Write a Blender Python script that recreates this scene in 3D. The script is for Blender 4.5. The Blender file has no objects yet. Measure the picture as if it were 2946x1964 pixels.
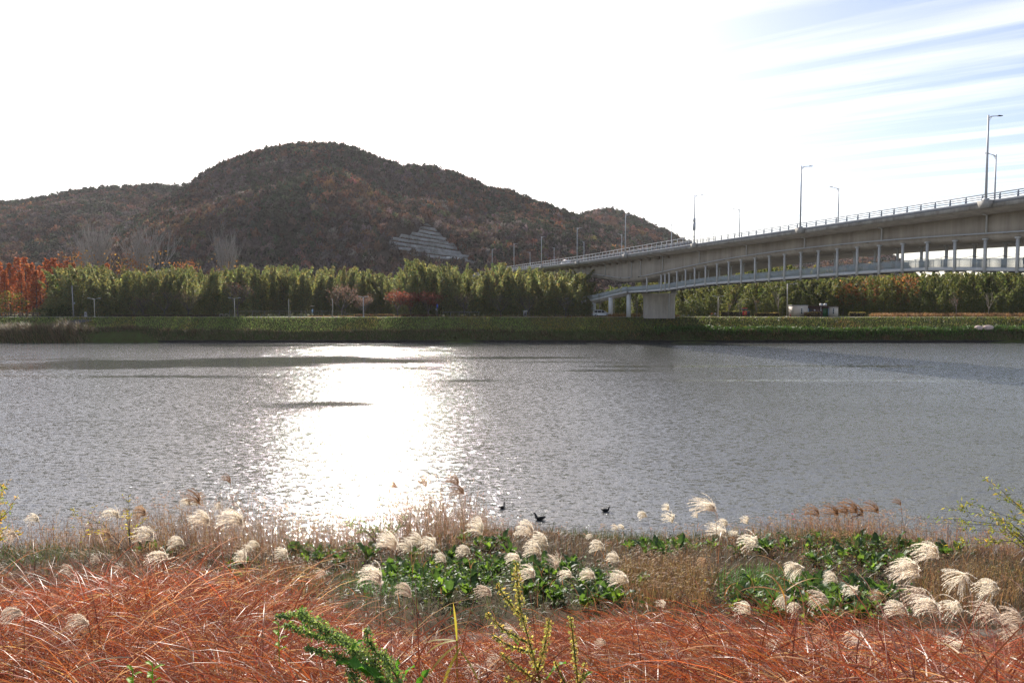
import bpy, math, random
import numpy as np
from mathutils import Vector, Matrix

random.seed(11)
rng = np.random.default_rng(11)
R = math.radians
SC = bpy.context.scene
COL = SC.collection

# ------------------------------------------------------------------ camera, world, sun, exposure
FPX, CX, CY = 1964.0, 1473.0, 982.0          # focal length and centre in pixels of the 2946 px photograph
EYE = 8.5                                    # metres above the river
TH = math.atan((CY - 887.0) / FPX)           # pitched slightly down
cam = bpy.data.cameras.new('camera')
cam_o = bpy.data.objects.new('camera', cam)
COL.objects.link(cam_o)
cam.sensor_width = 36.0
cam.lens = 24.0
cam.clip_start = 0.05
cam.clip_end = 6000
cam_o.location = (0, 0, EYE)
cam_o.rotation_euler = (R(90) - TH, 0, 0)
SC.camera = cam_o

SUN_AZ, SUN_EL = R(-13.0), R(31)             # azimuth from +Y towards +X
sun_dir = Vector((math.sin(SUN_AZ) * math.cos(SUN_EL), math.cos(SUN_AZ) * math.cos(SUN_EL), math.sin(SUN_EL)))
sl = bpy.data.lights.new('sun', 'SUN')
sl.energy = 5.0
sl.angle = R(0.5)
sl.color = (1.0, 0.94, 0.85)
sun_o = bpy.data.objects.new('sun', sl)
COL.objects.link(sun_o)
sun_o.rotation_euler = sun_dir.to_track_quat('Z', 'Y').to_euler()

world = bpy.data.worlds.new('World')
SC.world = world
world.use_nodes = True
SKY_STRENGTH = 0.10


def build_world():
    nt = world.node_tree
    nt.nodes.clear()
    N, L = nt.nodes.new, nt.links.new
    out = N('ShaderNodeOutputWorld')
    bg = N('ShaderNodeBackground')
    bg.inputs['Strength'].default_value = SKY_STRENGTH
    sky = N('ShaderNodeTexSky')
    sky.sky_type = 'NISHITA'
    sky.sun_disc = False
    sky.sun_elevation = SUN_EL
    sky.sun_rotation = SUN_AZ
    sky.air_density = 1.0
    sky.dust_density = 1.2
    sky.ozone_density = 1.0
    # thin cirrus on a high plane: direction divided by its height
    tint = N('ShaderNodeMix'); tint.data_type = 'RGBA'; tint.blend_type = 'MULTIPLY'; tint.inputs[0].default_value = 1.0
    L(sky.outputs[0], tint.inputs[6]); tint.inputs[7].default_value = (1.03, 0.98, 1.01, 1)
    tc = N('ShaderNodeTexCoord')
    sep = N('ShaderNodeSeparateXYZ')
    L(tc.outputs['Generated'], sep.inputs[0])
    mx = N('ShaderNodeMath'); mx.operation = 'MAXIMUM'; mx.inputs[1].default_value = 0.04
    L(sep.outputs['Z'], mx.inputs[0])
    dx = N('ShaderNodeMath'); dx.operation = 'DIVIDE'
    dy = N('ShaderNodeMath'); dy.operation = 'DIVIDE'
    L(sep.outputs['X'], dx.inputs[0]); L(mx.outputs[0], dx.inputs[1])
    L(sep.outputs['Y'], dy.inputs[0]); L(mx.outputs[0], dy.inputs[1])
    cmb = N('ShaderNodeCombineXYZ')
    L(dx.outputs[0], cmb.inputs[0]); L(dy.outputs[0], cmb.inputs[1])
    rot = N('ShaderNodeMapping'); rot.inputs['Rotation'].default_value = (0, 0, R(33))
    L(cmb.outputs[0], rot.inputs[0])
    mp = N('ShaderNodeMapping'); mp.inputs['Scale'].default_value = (0.17, 1.9, 1)
    L(rot.outputs[0], mp.inputs[0])
    n1 = N('ShaderNodeTexNoise'); n1.inputs['Scale'].default_value = 1.7
    n1.inputs['Detail'].default_value = 6; n1.inputs['Roughness'].default_value = 0.55
    n1.inputs['Distortion'].default_value = 0.35
    L(mp.outputs[0], n1.inputs['Vector'])
    r1 = N('ShaderNodeValToRGB')
    r1.color_ramp.elements[0].position = 0.43; r1.color_ramp.elements[0].color = (0, 0, 0, 1)
    r1.color_ramp.elements[1].position = 0.62; r1.color_ramp.elements[1].color = (1, 1, 1, 1)
    L(n1.outputs['Fac'], r1.inputs[0])
    n2 = N('ShaderNodeTexNoise'); n2.inputs['Scale'].default_value = 0.5; n2.inputs['Detail'].default_value = 3
    L(rot.outputs[0], n2.inputs['Vector'])
    r2 = N('ShaderNodeMapRange'); r2.inputs['From Min'].default_value = 0.3; r2.inputs['From Max'].default_value = 0.62
    r2.inputs['To Min'].default_value = 0.25; r2.inputs['To Max'].default_value = 0.9
    L(n2.outputs['Fac'], r2.inputs['Value'])
    fac = N('ShaderNodeMath'); fac.operation = 'MULTIPLY'
    L(r1.outputs['Color'], fac.inputs[0]); L(r2.outputs[0], fac.inputs[1])
    mix = N('ShaderNodeMix'); mix.data_type = 'RGBA'
    L(fac.outputs[0], mix.inputs[0])
    L(tint.outputs[2], mix.inputs[6])
    cl = N('ShaderNodeMix'); cl.data_type = 'RGBA'; cl.blend_type = 'ADD'; cl.inputs[0].default_value = 1.0
    L(tint.outputs[2], cl.inputs[6]); cl.inputs[7].default_value = (3.2, 2.6, 1.9, 1)
    L(cl.outputs[2], mix.inputs[7])
    L(mix.outputs[2], bg.inputs['Color'])
    L(bg.outputs[0], out.inputs['Surface'])


build_world()
SC.view_settings.view_transform = 'Standard'
SC.view_settings.look = 'None'
SC.view_settings.gamma = 1.0
SC.view_settings.exposure = 0.72
SC.view_settings.use_curve_mapping = False
SC.render.engine = 'CYCLES'
SC.cycles.use_denoising = True
SC.cycles.denoiser = 'OPENIMAGEDENOISE'
SC.cycles.denoising_prefilter = 'NONE'
SC.cycles.denoising_input_passes = 'RGB_ALBEDO_NORMAL'
SC.cycles.max_bounces = 6
SC.cycles.diffuse_bounces = 3
SC.cycles.transmission_bounces = 4
SC.cycles.volume_bounces = 0
SC.cycles.sample_clamp_indirect = 6.0


# ------------------------------------------------------------------ pixel helpers (photograph px -> world)
def ray(px, py):
    u, v = (px - CX) / FPX, (CY - py) / FPX
    fy = math.cos(TH) + v * math.sin(TH)
    fz = -math.sin(TH) + v * math.cos(TH)
    return u / fy, fz / fy                   # x and z per metre of depth


def at(px, py, Y):
    a, b = ray(px, py)
    return Vector((a * Y, Y, EYE + b * Y))


def ground_hit(px, py, zf, y0=2.0, y1=30.0, step=0.05):
    a, b = ray(px, py)
    y = y0
    while y < y1:
        if EYE + b * y <= zf(a * y, y):
            return Vector((a * y, y, zf(a * y, y)))
        y += step
    return None


# ------------------------------------------------------------------ materials
def new_mat(name):
    m = bpy.data.materials.new(name)
    m.use_nodes = True
    nt = m.node_tree
    nt.nodes.clear()
    out = nt.nodes.new('ShaderNodeOutputMaterial')
    return m, nt, nt.nodes.new, nt.links.new, out


def surf(name, col, rough=0.8, var=0.12, scale=3.0, metal=0.0, bump=0.0, col2=None, detail=6, spec=0.5, streak=None):
    """Principled with noise colour variation in world scale (object coordinates)."""
    m, nt, N, L, out = new_mat(name)
    p = N('ShaderNodeBsdfPrincipled')
    p.inputs['Roughness'].default_value = rough
    p.inputs['Metallic'].default_value = metal
    p.inputs['Specular IOR Level'].default_value = spec
    tc = N('ShaderNodeTexCoord')
    n = N('ShaderNodeTexNoise')
    n.inputs['Scale'].default_value = scale
    n.inputs['Detail'].default_value = detail
    n.inputs['Roughness'].default_value = 0.65
    if streak:
        mp = N('ShaderNodeMapping'); mp.inputs['Scale'].default_value = streak
        L(tc.outputs['Object'], mp.inputs[0]); L(mp.outputs[0], n.inputs['Vector'])
    else:
        L(tc.outputs['Object'], n.inputs['Vector'])
    mix = N('ShaderNodeMix'); mix.data_type = 'RGBA'
    mr = N('ShaderNodeMapRange'); mr.inputs['From Min'].default_value = 0.32; mr.inputs['From Max'].default_value = 0.68
    L(n.outputs['Fac'], mr.inputs['Value'])
    L(mr.outputs[0], mix.inputs[0])
    c2 = col2 or tuple(c * (1 - 2 * var) for c in col)
    mix.inputs[6].default_value = (*c2, 1)
    mix.inputs[7].default_value = (*col, 1)
    L(mix.outputs[2], p.inputs['Base Color'])
    if bump:
        b = N('ShaderNodeBump'); b.inputs['Strength'].default_value = bump; b.inputs['Distance'].default_value = 0.05
        L(n.outputs['Fac'], b.inputs['Height']); L(b.outputs[0], p.inputs['Normal'])
    L(p.outputs[0], out.inputs['Surface'])
    return m


def leafy(name, trans=0.45, rough=0.5, gain=1.0, spec=0.35, tint=(1, 1, 1), inst_col=False):
    """Leaf material: colour from the 'col' attribute, part of the light passes through."""
    m, nt, N, L, out = new_mat(name)
    a = N('ShaderNodeAttribute'); a.attribute_name = 'col'
    if inst_col:
        a1, a2 = a, N('ShaderNodeAttribute')
        a2.attribute_name = 'tcol'; a2.attribute_type = 'INSTANCER'
        a = N('ShaderNodeVectorMath'); a.operation = 'MULTIPLY'
        L(a1.outputs['Color'], a.inputs[0]); L(a2.outputs['Color'], a.inputs[1])
    ac = a.outputs[0]
    p = N('ShaderNodeBsdfPrincipled')
    p.inputs['Roughness'].default_value = rough
    p.inputs['Specular IOR Level'].default_value = spec
    t = N('ShaderNodeBsdfTranslucent')
    g = N('ShaderNodeMix'); g.data_type = 'RGBA'; g.blend_type = 'MULTIPLY'; g.inputs[0].default_value = 1
    L(ac, g.inputs[6]); g.inputs[7].default_value = tuple(gain * c for c in tint) + (1,)
    mix = N('ShaderNodeMixShader'); mix.inputs[0].default_value = trans
    L(ac, p.inputs['Base Color'])
    L(g.outputs[2], t.inputs['Color'])
    L(p.outputs[0], mix.inputs[1]); L(t.outputs[0], mix.inputs[2])
    L(mix.outputs[0], out.inputs['Surface'])
    return m


M = {}
M['concrete'] = surf('concrete', (0.48, 0.43, 0.37), 0.85, 0.16, 0.9, bump=0.15, streak=(1, 1, 0.2), col2=(0.31, 0.275, 0.235))
M['girder'] = surf('girder_concrete', (0.46, 0.40, 0.325), 0.85, 0.14, 0.55, streak=(1, 1, 0.12), col2=(0.27, 0.23, 0.185))
M['fascia'] = surf('stained_concrete', (0.46, 0.44, 0.41), 0.85, 0.3, 0.9, streak=(1, 1, 0.3), col2=(0.22, 0.20, 0.17))
M['white_paint'] = surf('white_paint', (0.60, 0.60, 0.585), 0.6, 0.08, 2.0)
M['kerb'] = surf('grey_kerb_paint', (0.30, 0.31, 0.325), 0.85, 0.1, 1.5, spec=0.1)
M['rail'] = surf('galvanised_rail', (0.40, 0.42, 0.45), 0.7, 0.06, 2.0, spec=0.2)
M['mesh_panel'] = surf('pale_railing', (0.50, 0.56, 0.58), 0.5, 0.05, 1.0)
M['steel'] = surf('grey_steel', (0.50, 0.51, 0.52), 0.5, 0.06, 3.0)
M['pole'] = surf('cream_pole', (0.50, 0.46, 0.38), 0.5, 0.08, 3.0)
M['dark'] = surf('dark_metal', (0.04, 0.04, 0.045), 0.5, 0.05)
M['lampglass'] = surf('lamp_glass', (0.75, 0.77, 0.8), 0.2, 0.02)
M['asphalt'] = surf('asphalt', (0.06, 0.06, 0.062), 0.9, 0.1, 4)
M['path'] = surf('path', (0.34, 0.30, 0.25), 0.9, 0.12, 1.2)
M['soil'] = surf('soil', (0.075, 0.055, 0.035), 0.95, 0.3, 2.5, bump=0.4, col2=(0.035, 0.032, 0.02), spec=0.05)
M['bank'] = surf('bank_turf', (0.06, 0.085, 0.022), 0.95, 0.25, 0.8, bump=0.4, col2=(0.055, 0.05, 0.02), spec=0.05)
M['hillsoil'] = surf('hill_soil', (0.055, 0.038, 0.026), 0.95, 0.25, 0.05, col2=(0.03, 0.026, 0.02), spec=0.05)
M['terrace'] = surf('terrace_concrete', (0.27, 0.28, 0.275), 0.95, 0.25, 0.22, col2=(0.12, 0.12, 0.11), spec=0.1)
M['bark'] = surf('bark', (0.13, 0.105, 0.09), 0.9, 0.2, 4)
M['greybark'] = surf('grey_bark', (0.36, 0.33, 0.305), 0.9, 0.15, 4)
M['cherrybark'] = surf('cherry_bark', (0.15, 0.13, 0.12), 0.9, 0.2, 4)
M['palebark'] = surf('pale_bark', (0.30, 0.25, 0.20), 0.9, 0.15, 4)
M['culm'] = surf('bamboo_culm', (0.17, 0.18, 0.07), 0.5, 0.2, 3)
M['wood'] = surf('fence_wood', (0.16, 0.11, 0.08), 0.8, 0.2, 4)
M['beige'] = surf('beige_render', (0.62, 0.55, 0.47), 0.85, 0.08, 1.0)
M['brownwall'] = surf('brown_cladding', (0.11, 0.06, 0.05), 0.7, 0.1, 2)
M['glass'] = surf('window_glass', (0.03, 0.035, 0.04), 0.08, 0.0)
M['green'] = surf('green_door', (0.02, 0.12, 0.04), 0.5, 0.1)
M['carwhite'] = surf('white_car_paint', (0.72, 0.73, 0.75), 0.25, 0.02, 1)
M['tyre'] = surf('tyre_rubber', (0.02, 0.02, 0.02), 0.8, 0.02)
M['redlight'] = surf('tail_light', (0.35, 0.02, 0.02), 0.3, 0.02)
M['red'] = surf('red_board', (0.45, 0.04, 0.04), 0.6, 0.05)
M['yellow'] = surf('yellow_print', (0.6, 0.45, 0.05), 0.6, 0.05)
M['blue'] = surf('blue_sign', (0.03, 0.07, 0.35), 0.5, 0.05)
M['paleblue'] = surf('pale_blue_sign', (0.35, 0.48, 0.62), 0.5, 0.05)
M['stone'] = surf('grey_stone', (0.32, 0.31, 0.30), 0.9, 0.2, 3)
M['sack'] = surf('bulk_bag_fabric', (0.66, 0.50, 0.44), 0.85, 0.15, 3, bump=0.3)
M['bird'] = surf('black_feathers', (0.012, 0.012, 0.013), 0.5, 0.1, 20)
M['beak'] = surf('white_beak', (0.7, 0.68, 0.62), 0.5, 0.02)
M['signwhite'] = surf('white_letters', (0.8, 0.8, 0.8), 0.5, 0.02)
M['ac'] = surf('vent_metal', (0.55, 0.55, 0.53), 0.45, 0.1, 4)
M['pebble'] = surf('wet_pebbles', (0.10, 0.09, 0.075), 0.6, 0.3, 6)
M['orange'] = surf('orange_float', (0.7, 0.2, 0.03), 0.5, 0.05)

M['grass'] = leafy('grass_blades', 0.45, 0.45, 1.0)
M['redgrass'] = leafy('red_grass_blades', 0.42, 0.36, 1.2, spec=0.45, tint=(1.0, 0.9, 0.7))
M['fluff'] = leafy('plume_fluff', 0.62, 0.7, 1.08, spec=0.2)
M['leaf'] = leafy('green_leaves', 0.46, 0.48, 1.6, spec=0.28, tint=(1.05, 1.0, 0.5))
M['bamboo'] = leafy('bamboo_leaves', 0.5, 0.5, 2.6, spec=0.2, tint=(1.06, 1.0, 0.70))
M['tree'] = leafy('tree_leaves', 0.45, 0.6, 1.3, spec=0.2)
M['hilltree'] = leafy('hill_leaves', 0.4, 0.8, 1.1, spec=0.1)
M['hillcrown'] = leafy('hill_crown_leaves', 0.4, 0.8, 1.1, spec=0.1, inst_col=True)
M['bamboomass'] = leafy('bamboo_mass_leaves', 0.5, 0.5, 2.6, spec=0.2, tint=(1.06, 1.0, 0.70), inst_col=True)
M['straw'] = leafy('dry_straw', 0.5, 0.55, 1.0, spec=0.3)


# ------------------------------------------------------------------ mesh helpers
class MB:
    """Collects vertices, faces and vertex colours and links them as one mesh."""

    def __init__(self):
        self.v, self.f3, self.f4, self.c, self.n = [], [], [], [], 0

    def add(self, v, faces, col=None):
        v = np.asarray(v, dtype=np.float32).reshape(-1, 3)
        f = np.asarray(faces, dtype=np.int64)
        (self.f4 if f.shape[1] == 4 else self.f3).append(f + self.n)
        self.v.append(v)
        if col is None:
            col = np.full((len(v), 3), 0.2, dtype=np.float32)
        else:
            col = np.asarray(col, dtype=np.float32)
            if col.ndim == 1:
                col = np.tile(col, (len(v), 1))
        self.c.append(col)
        self.n += len(v)
        return self

    def merge(self, other, mat=None, gain=1.0, loc=None):
        v = np.concatenate(other.v)
        if mat is not None:
            v = v @ np.asarray(mat.to_3x3()).T + np.asarray(mat.translation)
        base = self.n
        self.v.append(v.astype(np.float32)); self.c.append(np.concatenate(other.c) * gain)
        for f in other.f3: self.f3.append(f + base)
        for f in other.f4: self.f4.append(f + base)
        self.n += len(v)

    def box(self, c, s, rz=0.0, col=None):
        x, y, z = (k / 2 for k in s)
        p = np.array([[-x, -y, -z], [x, -y, -z], [x, y, -z], [-x, y, -z], [-x, -y, z], [x, -y, z], [x, y, z], [-x, y, z]])
        if rz:
            ca, sa = math.cos(rz), math.sin(rz)
            p = p @ np.array([[ca, sa, 0], [-sa, ca, 0], [0, 0, 1]])
        self.add(p + np.array(c), BOXF, col)
        return self

    def hexa(self, p8, col=None):
        self.add(p8, BOXF, col)
        return self

    def beam(self, p0, p1, w, h, up=(0, 0, 1), col=None):
        p0, p1 = Vector(p0), Vector(p1)
        d = (p1 - p0).normalized()
        s = d.cross(Vector(up))
        s = s.normalized() if s.length > 1e-6 else Vector((1, 0, 0))
        u = s.cross(d).normalized()
        q = []
        for p in (p0, p1):
            q += [p - s * w / 2 - u * h / 2, p + s * w / 2 - u * h / 2, p + s * w / 2 + u * h / 2, p - s * w / 2 + u * h / 2]
        self.add([tuple(k) for k in q], [[0, 3, 2, 1], [4, 5, 6, 7], [0, 1, 5, 4], [1, 2, 6, 5], [2, 3, 7, 6], [3, 0, 4, 7]], col)
        return self

    def tube(self, pts, rad, sides=6, col=None, cap=True):
        pts = [Vector(p) for p in pts]
        n = len(pts)
        rad = [rad] * n if not hasattr(rad, '__len__') else rad
        vs = []
        ref = Vector((0.0, 0.0, 1.0))
        for i, p in enumerate(pts):
            d = (pts[min(i + 1, n - 1)] - pts[max(i - 1, 0)]).normalized()
            r0 = ref if abs(d.dot(ref)) < 0.97 else Vector((1, 0, 0))
            s = d.cross(r0).normalized(); u = s.cross(d)
            for k in range(sides):
                a = 2 * math.pi * k / sides
                vs.append(tuple(p + (s * math.cos(a) + u * math.sin(a)) * rad[i]))
        f = []
        for i in range(n - 1):
            for k in range(sides):
                k2 = (k + 1) % sides
                f.append([i * sides + k, i * sides + k2, (i + 1) * sides + k2, (i + 1) * sides + k])
        b0 = self.n
        self.add(vs, f, col)
        if cap and sides >= 3:
            for e, rev in ((0, True), (n - 1, False)):
                ring = [b0 + e * sides + k for k in range(sides)]
                if rev: ring = ring[::-1]
                tri = [[ring[0], ring[k], ring[k + 1]] for k in range(1, sides - 1)]
                self.f3.append(np.array(tri))
        return self

    def sweep(self, profiles, close=True, ends=True, col=None):
        """profiles: list of equally long lists of points, joined into a skin."""
        n = len(profiles[0])
        vs = [p for pr in profiles for p in pr]
        f = []
        m = n if close else n - 1
        for i in range(len(profiles) - 1):
            for k in range(m):
                k2 = (k + 1) % n
                f.append([i * n + k, i * n + k2, (i + 1) * n + k2, (i + 1) * n + k])
        b0 = self.n
        self.add(vs, f, col)
        if ends and close:
            for e in (0, len(profiles) - 1):
                ring = [b0 + e * n + k for k in range(n)]
                self.f3.append(np.array([[ring[0], ring[k], ring[k + 1]] for k in range(1, n - 1)]))
        return self

    def ell(self, c, r, seg=10, rings=7, col=None):
        vs, f = [], []
        for i in range(rings + 1):
            t = math.pi * i / rings
            for k in range(seg):
                a = 2 * math.pi * k / seg
                vs.append((c[0] + r[0] * math.sin(t) * math.cos(a), c[1] + r[1] * math.sin(t) * math.sin(a), c[2] + r[2] * math.cos(t)))
        for i in range(rings):
            for k in range(seg):
                k2 = (k + 1) % seg
                f.append([i * seg + k, (i + 1) * seg + k, (i + 1) * seg + k2, i * seg + k2])
        self.add(vs, f, col)
        return self

    def mesh(self, name, mat, smooth=False):
        me = bpy.data.meshes.new(name)
        v = np.concatenate(self.v).astype(np.float32)
        me.vertices.add(len(v))
        me.vertices.foreach_set('co', v.ravel())
        loops, tot = [], []
        if self.f4:
            f = np.concatenate(self.f4); loops.append(f.ravel()); tot.append(np.full(len(f), 4))
        if self.f3:
            f = np.concatenate(self.f3); loops.append(f.ravel()); tot.append(np.full(len(f), 3))
        loops = np.concatenate(loops).astype(np.int32); tot = np.concatenate(tot).astype(np.int32)
        start = np.concatenate(([0], np.cumsum(tot)[:-1])).astype(np.int32)
        me.loops.add(len(loops)); me.loops.foreach_set('vertex_index', loops)
        me.polygons.add(len(tot)); me.polygons.foreach_set('loop_start', start); me.polygons.foreach_set('loop_total', tot)
        if smooth:
            me.polygons.foreach_set('use_smooth', np.ones(len(tot), dtype=bool))
        me.update(calc_edges=True)
        a = me.attributes.new('col', 'FLOAT_COLOR', 'POINT')
        c = np.concatenate(self.c)
        a.data.foreach_set('color', np.concatenate([c, np.ones((len(c), 1))], axis=1).astype(np.float32).ravel())
        me.materials.append(mat)
        return me

    def build(self, name, mat, parent=None, loc=None, smooth=False):
        o = bpy.data.objects.new(name, self.mesh(name, mat, smooth))
        COL.objects.link(o)
        if parent is not None: o.parent = parent
        if loc is not None: o.location = loc
        return o


BOXF = [[0, 3, 2, 1], [4, 5, 6, 7], [0, 1, 5, 4], [1, 2, 6, 5], [2, 3, 7, 6], [3, 0, 4, 7]]


def tag(o, label=None, cat=None, group=None, kind=None):
    if label: o['label'] = label
    if cat: o['category'] = cat
    if group: o['group'] = group
    if kind: o['kind'] = kind
    return o


def thing(name, label, cat, loc=(0, 0, 0), rz=0.0, group=None):
    o = bpy.data.objects.new(name, None)
    o.empty_display_size = 0.2
    COL.objects.link(o)
    o.location = loc
    o.rotation_euler = (0, 0, rz)
    return tag(o, label, cat, group)


def inst(name, me, parent=None, loc=(0, 0, 0), rot=(0, 0, 0), sc=None):
    o = bpy.data.objects.new(name, me)
    COL.objects.link(o)
    if parent is not None: o.parent = parent
    o.location = loc
    o.rotation_euler = rot
    if sc is not None: o.scale = (sc, sc, sc) if not hasattr(sc, '__len__') else sc
    return o


def scatter(name, meshes, P, rz, sc, idx, tcol=None):
    """one object of countless plants: points that carry turned and scaled copies through geometry nodes"""
    P = np.asarray(P, dtype=np.float32); n = len(P)
    me = bpy.data.meshes.new(name)
    me.vertices.add(n); me.vertices.foreach_set('co', P.ravel())
    me.attributes.new('turn', 'FLOAT_VECTOR', 'POINT').data.foreach_set('vector', np.stack([np.zeros(n), np.zeros(n), rz], 1).astype(np.float32).ravel())
    me.attributes.new('size', 'FLOAT_VECTOR', 'POINT').data.foreach_set('vector', np.asarray(sc, dtype=np.float32).ravel())
    me.attributes.new('pick', 'INT', 'POINT').data.foreach_set('value', np.asarray(idx, dtype=np.int32))
    c = np.ones((n, 3)) if tcol is None else np.asarray(tcol)
    me.attributes.new('tcol', 'FLOAT_COLOR', 'POINT').data.foreach_set('color', np.concatenate([c, np.ones((n, 1))], 1).astype(np.float32).ravel())
    co = bpy.data.collections.new(name + '_kinds')
    for i, m_ in enumerate(meshes):
        co.objects.link(bpy.data.objects.new('kind_%02d' % i, m_))
    ng = bpy.data.node_groups.new(name, 'GeometryNodeTree')
    ng.interface.new_socket('Geometry', in_out='INPUT', socket_type='NodeSocketGeometry')
    ng.interface.new_socket('Geometry', in_out='OUTPUT', socket_type='NodeSocketGeometry')
    N, L = ng.nodes.new, ng.links.new
    gi, go = N('NodeGroupInput'), N('NodeGroupOutput')
    ci = N('GeometryNodeCollectionInfo'); ci.inputs['Collection'].default_value = co
    ci.inputs['Separate Children'].default_value = True; ci.inputs['Reset Children'].default_value = True
    ip = N('GeometryNodeInstanceOnPoints'); ip.inputs['Pick Instance'].default_value = True

    def att(nm, ty):
        a = N('GeometryNodeInputNamedAttribute'); a.data_type = ty; a.inputs['Name'].default_value = nm
        return a.outputs['Attribute']
    L(gi.outputs[0], ip.inputs['Points']); L(ci.outputs[0], ip.inputs['Instance'])
    L(att('pick', 'INT'), ip.inputs['Instance Index']); L(att('turn', 'FLOAT_VECTOR'), ip.inputs['Rotation']); L(att('size', 'FLOAT_VECTOR'), ip.inputs['Scale'])
    L(ip.outputs[0], go.inputs[0])
    o = bpy.data.objects.new(name, me); COL.objects.link(o)
    o.modifiers.new('plants', 'NODES').node_group = ng
    return o


def ordinal(i):
    w = ['first', 'second', 'third', 'fourth', 'fifth', 'sixth', 'seventh', 'eighth', 'ninth', 'tenth', 'eleventh', 'twelfth',
         'thirteenth', 'fourteenth', 'fifteenth', 'sixteenth', 'seventeenth', 'eighteenth', 'nineteenth', 'twentieth']
    if i < 20: return w[i]
    k = (i + 1)
    tens, ones = divmod(k, 10)
    tn = {2: 'twenty', 3: 'thirty', 4: 'forty', 5: 'fifty', 6: 'sixty'}[tens]
    return {2: 'twentieth', 3: 'thirtieth', 4: 'fortieth', 5: 'fiftieth'}[tens] if ones == 0 else tn + '-' + w[ones - 1]


def ribbons(mb, base, L, W, az, lean, curl, segs=4, col=(0.2, 0.2, 0.1), tip=None, prof='taper', twist=0.0, bow=1.3):
    """Curved ribbons standing on base points: lean = start angle from vertical, curl = added by the tip."""
    base = np.asarray(base, dtype=np.float32)
    n = len(base)
    b = lambda a: np.broadcast_to(np.asarray(a, dtype=np.float32), (n,))
    L, W, az, lean, curl, twist = b(L), b(W), b(az), b(lean), b(curl), b(twist)
    h = np.stack([np.cos(az), np.sin(az), np.zeros(n)], 1)
    s = np.stack([-np.sin(az), np.cos(az), np.zeros(n)], 1)
    col = np.broadcast_to(np.asarray(col, dtype=np.float32), (n, 3))
    tip = col if tip is None else np.broadcast_to(np.asarray(tip, dtype=np.float32), (n, 3))
    p = base.copy()
    V, C = [], []
    for k in range(segs + 1):
        t = k / segs
        ang = lean + curl * t ** bow
        if k:
            p = p + (L / segs)[:, None] * (np.sin(ang)[:, None] * h + np.cos(ang)[:, None] * np.array([0, 0, 1.0]))
        w = W * ((1 - t ** 2) * 0.95 + 0.05 if prof == 'taper' else (math.sin(math.pi * min(1, 0.12 + 0.88 * t)) ** 0.8 + 0.03))
        nrm = np.cos(ang)[:, None] * h - np.sin(ang)[:, None] * np.array([0, 0, 1.0])
        side = np.cos(twist * t + 0.3 * twist)[:, None] * s + np.sin(twist * t + 0.3 * twist)[:, None] * nrm
        V.append(p - side * w[:, None] / 2); V.append(p + side * w[:, None] / 2)
        cc = col * (1 - t) + tip * t
        C.append(cc); C.append(cc)
    V = np.stack(V, 1).reshape(-1, 3); C = np.stack(C, 1).reshape(-1, 3)
    m = 2 * (segs + 1)
    f = np.array([[2 * k, 2 * k + 1, 2 * k + 3, 2 * k + 2] for k in range(segs)])
    F = (np.arange(n)[:, None, None] * m + f[None]).reshape(-1, 4)
    mb.add(V, F, C)
    return p


def quads(mb, pos, d, size, width, col, nrm=None):
    """Diamond leaves from pos along d."""
    pos = np.asarray(pos, dtype=np.float32); n = len(pos)
    d = np.asarray(d, dtype=np.float32)
    d = d / (np.linalg.norm(d, axis=1, keepdims=True) + 1e-9)
    r = rng.normal(size=(n, 3)) if nrm is None else np.asarray(nrm, dtype=np.float32)
    if nrm is not None:
        d = np.cross(r, rng.normal(size=(n, 3))); d /= (np.linalg.norm(d, axis=1, keepdims=True) + 1e-9)
    s = np.cross(d, r); s /= (np.linalg.norm(s, axis=1, keepdims=True) + 1e-9)
    size = np.broadcast_to(np.asarray(size, dtype=np.float32), (n,))[:, None]
    width = np.broadcast_to(np.asarray(width, dtype=np.float32), (n,))[:, None]
    V = np.stack([pos, pos + d * size * 0.45 + s * width / 2, pos + d * size, pos + d * size * 0.45 - s * width / 2], 1).reshape(-1, 3)
    F = np.arange(4 * n).reshape(n, 4)
    c = np.broadcast_to(np.asarray(col, dtype=np.float32), (n, 3))
    mb.add(V, F, np.repeat(c, 4, axis=0))


def vary(base, n, amt=0.25, hue=0.12):
    """n colours round a base colour."""
    b = np.asarray(base, dtype=np.float32)[None] * np.exp(rng.normal(0, amt, (n, 1)))
    return np.clip(b * np.exp(rng.normal(0, hue, (n, 3))), 0.004, 0.9).astype(np.float32)


def pick(cols, probs, n, amt=0.2, hue=0.08):
    i = rng.choice(len(cols), n, p=np.array(probs) / np.sum(probs))
    b = np.asarray(cols, dtype=np.float32)[i]
    return np.clip(b * np.exp(rng.normal(0, amt, (n, 1))) * np.exp(rng.normal(0, hue, (n, 3))), 0.004, 0.9).astype(np.float32)


def vnoise(x, y, seed=0, f=1.0):
    """cheap smooth pseudo noise, about -1..1"""
    x, y = np.asarray(x) * f, np.asarray(y) * f
    r = np.random.default_rng(seed + 101)
    o = 0
    for k in range(6):
        a = r.uniform(0, 2 * math.pi); s = r.uniform(0.6, 1.9); ph = r.uniform(0, 6.28)
        o = o + np.sin((x * math.cos(a) + y * math.sin(a)) * s + ph + 0.7 * np.sin(0.5 * s * (x * math.sin(a) - y * math.cos(a)) + ph * 2))
    return o / 3.0


def grid_mesh(name, xs, ys, zf, mat, smooth=True):
    X, Y = np.meshgrid(xs, ys)
    Z = zf(X, Y)
    nx, ny = len(xs), len(ys)
    v = np.stack([X, Y, Z], -1).reshape(-1, 3)
    i = np.arange(nx * ny).reshape(ny, nx)
    f = np.stack([i[:-1, :-1], i[:-1, 1:], i[1:, 1:], i[1:, :-1]], -1).reshape(-1, 4)
    mb = MB(); mb.add(v, f)
    return mb.build(name, mat, smooth=smooth)


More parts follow.
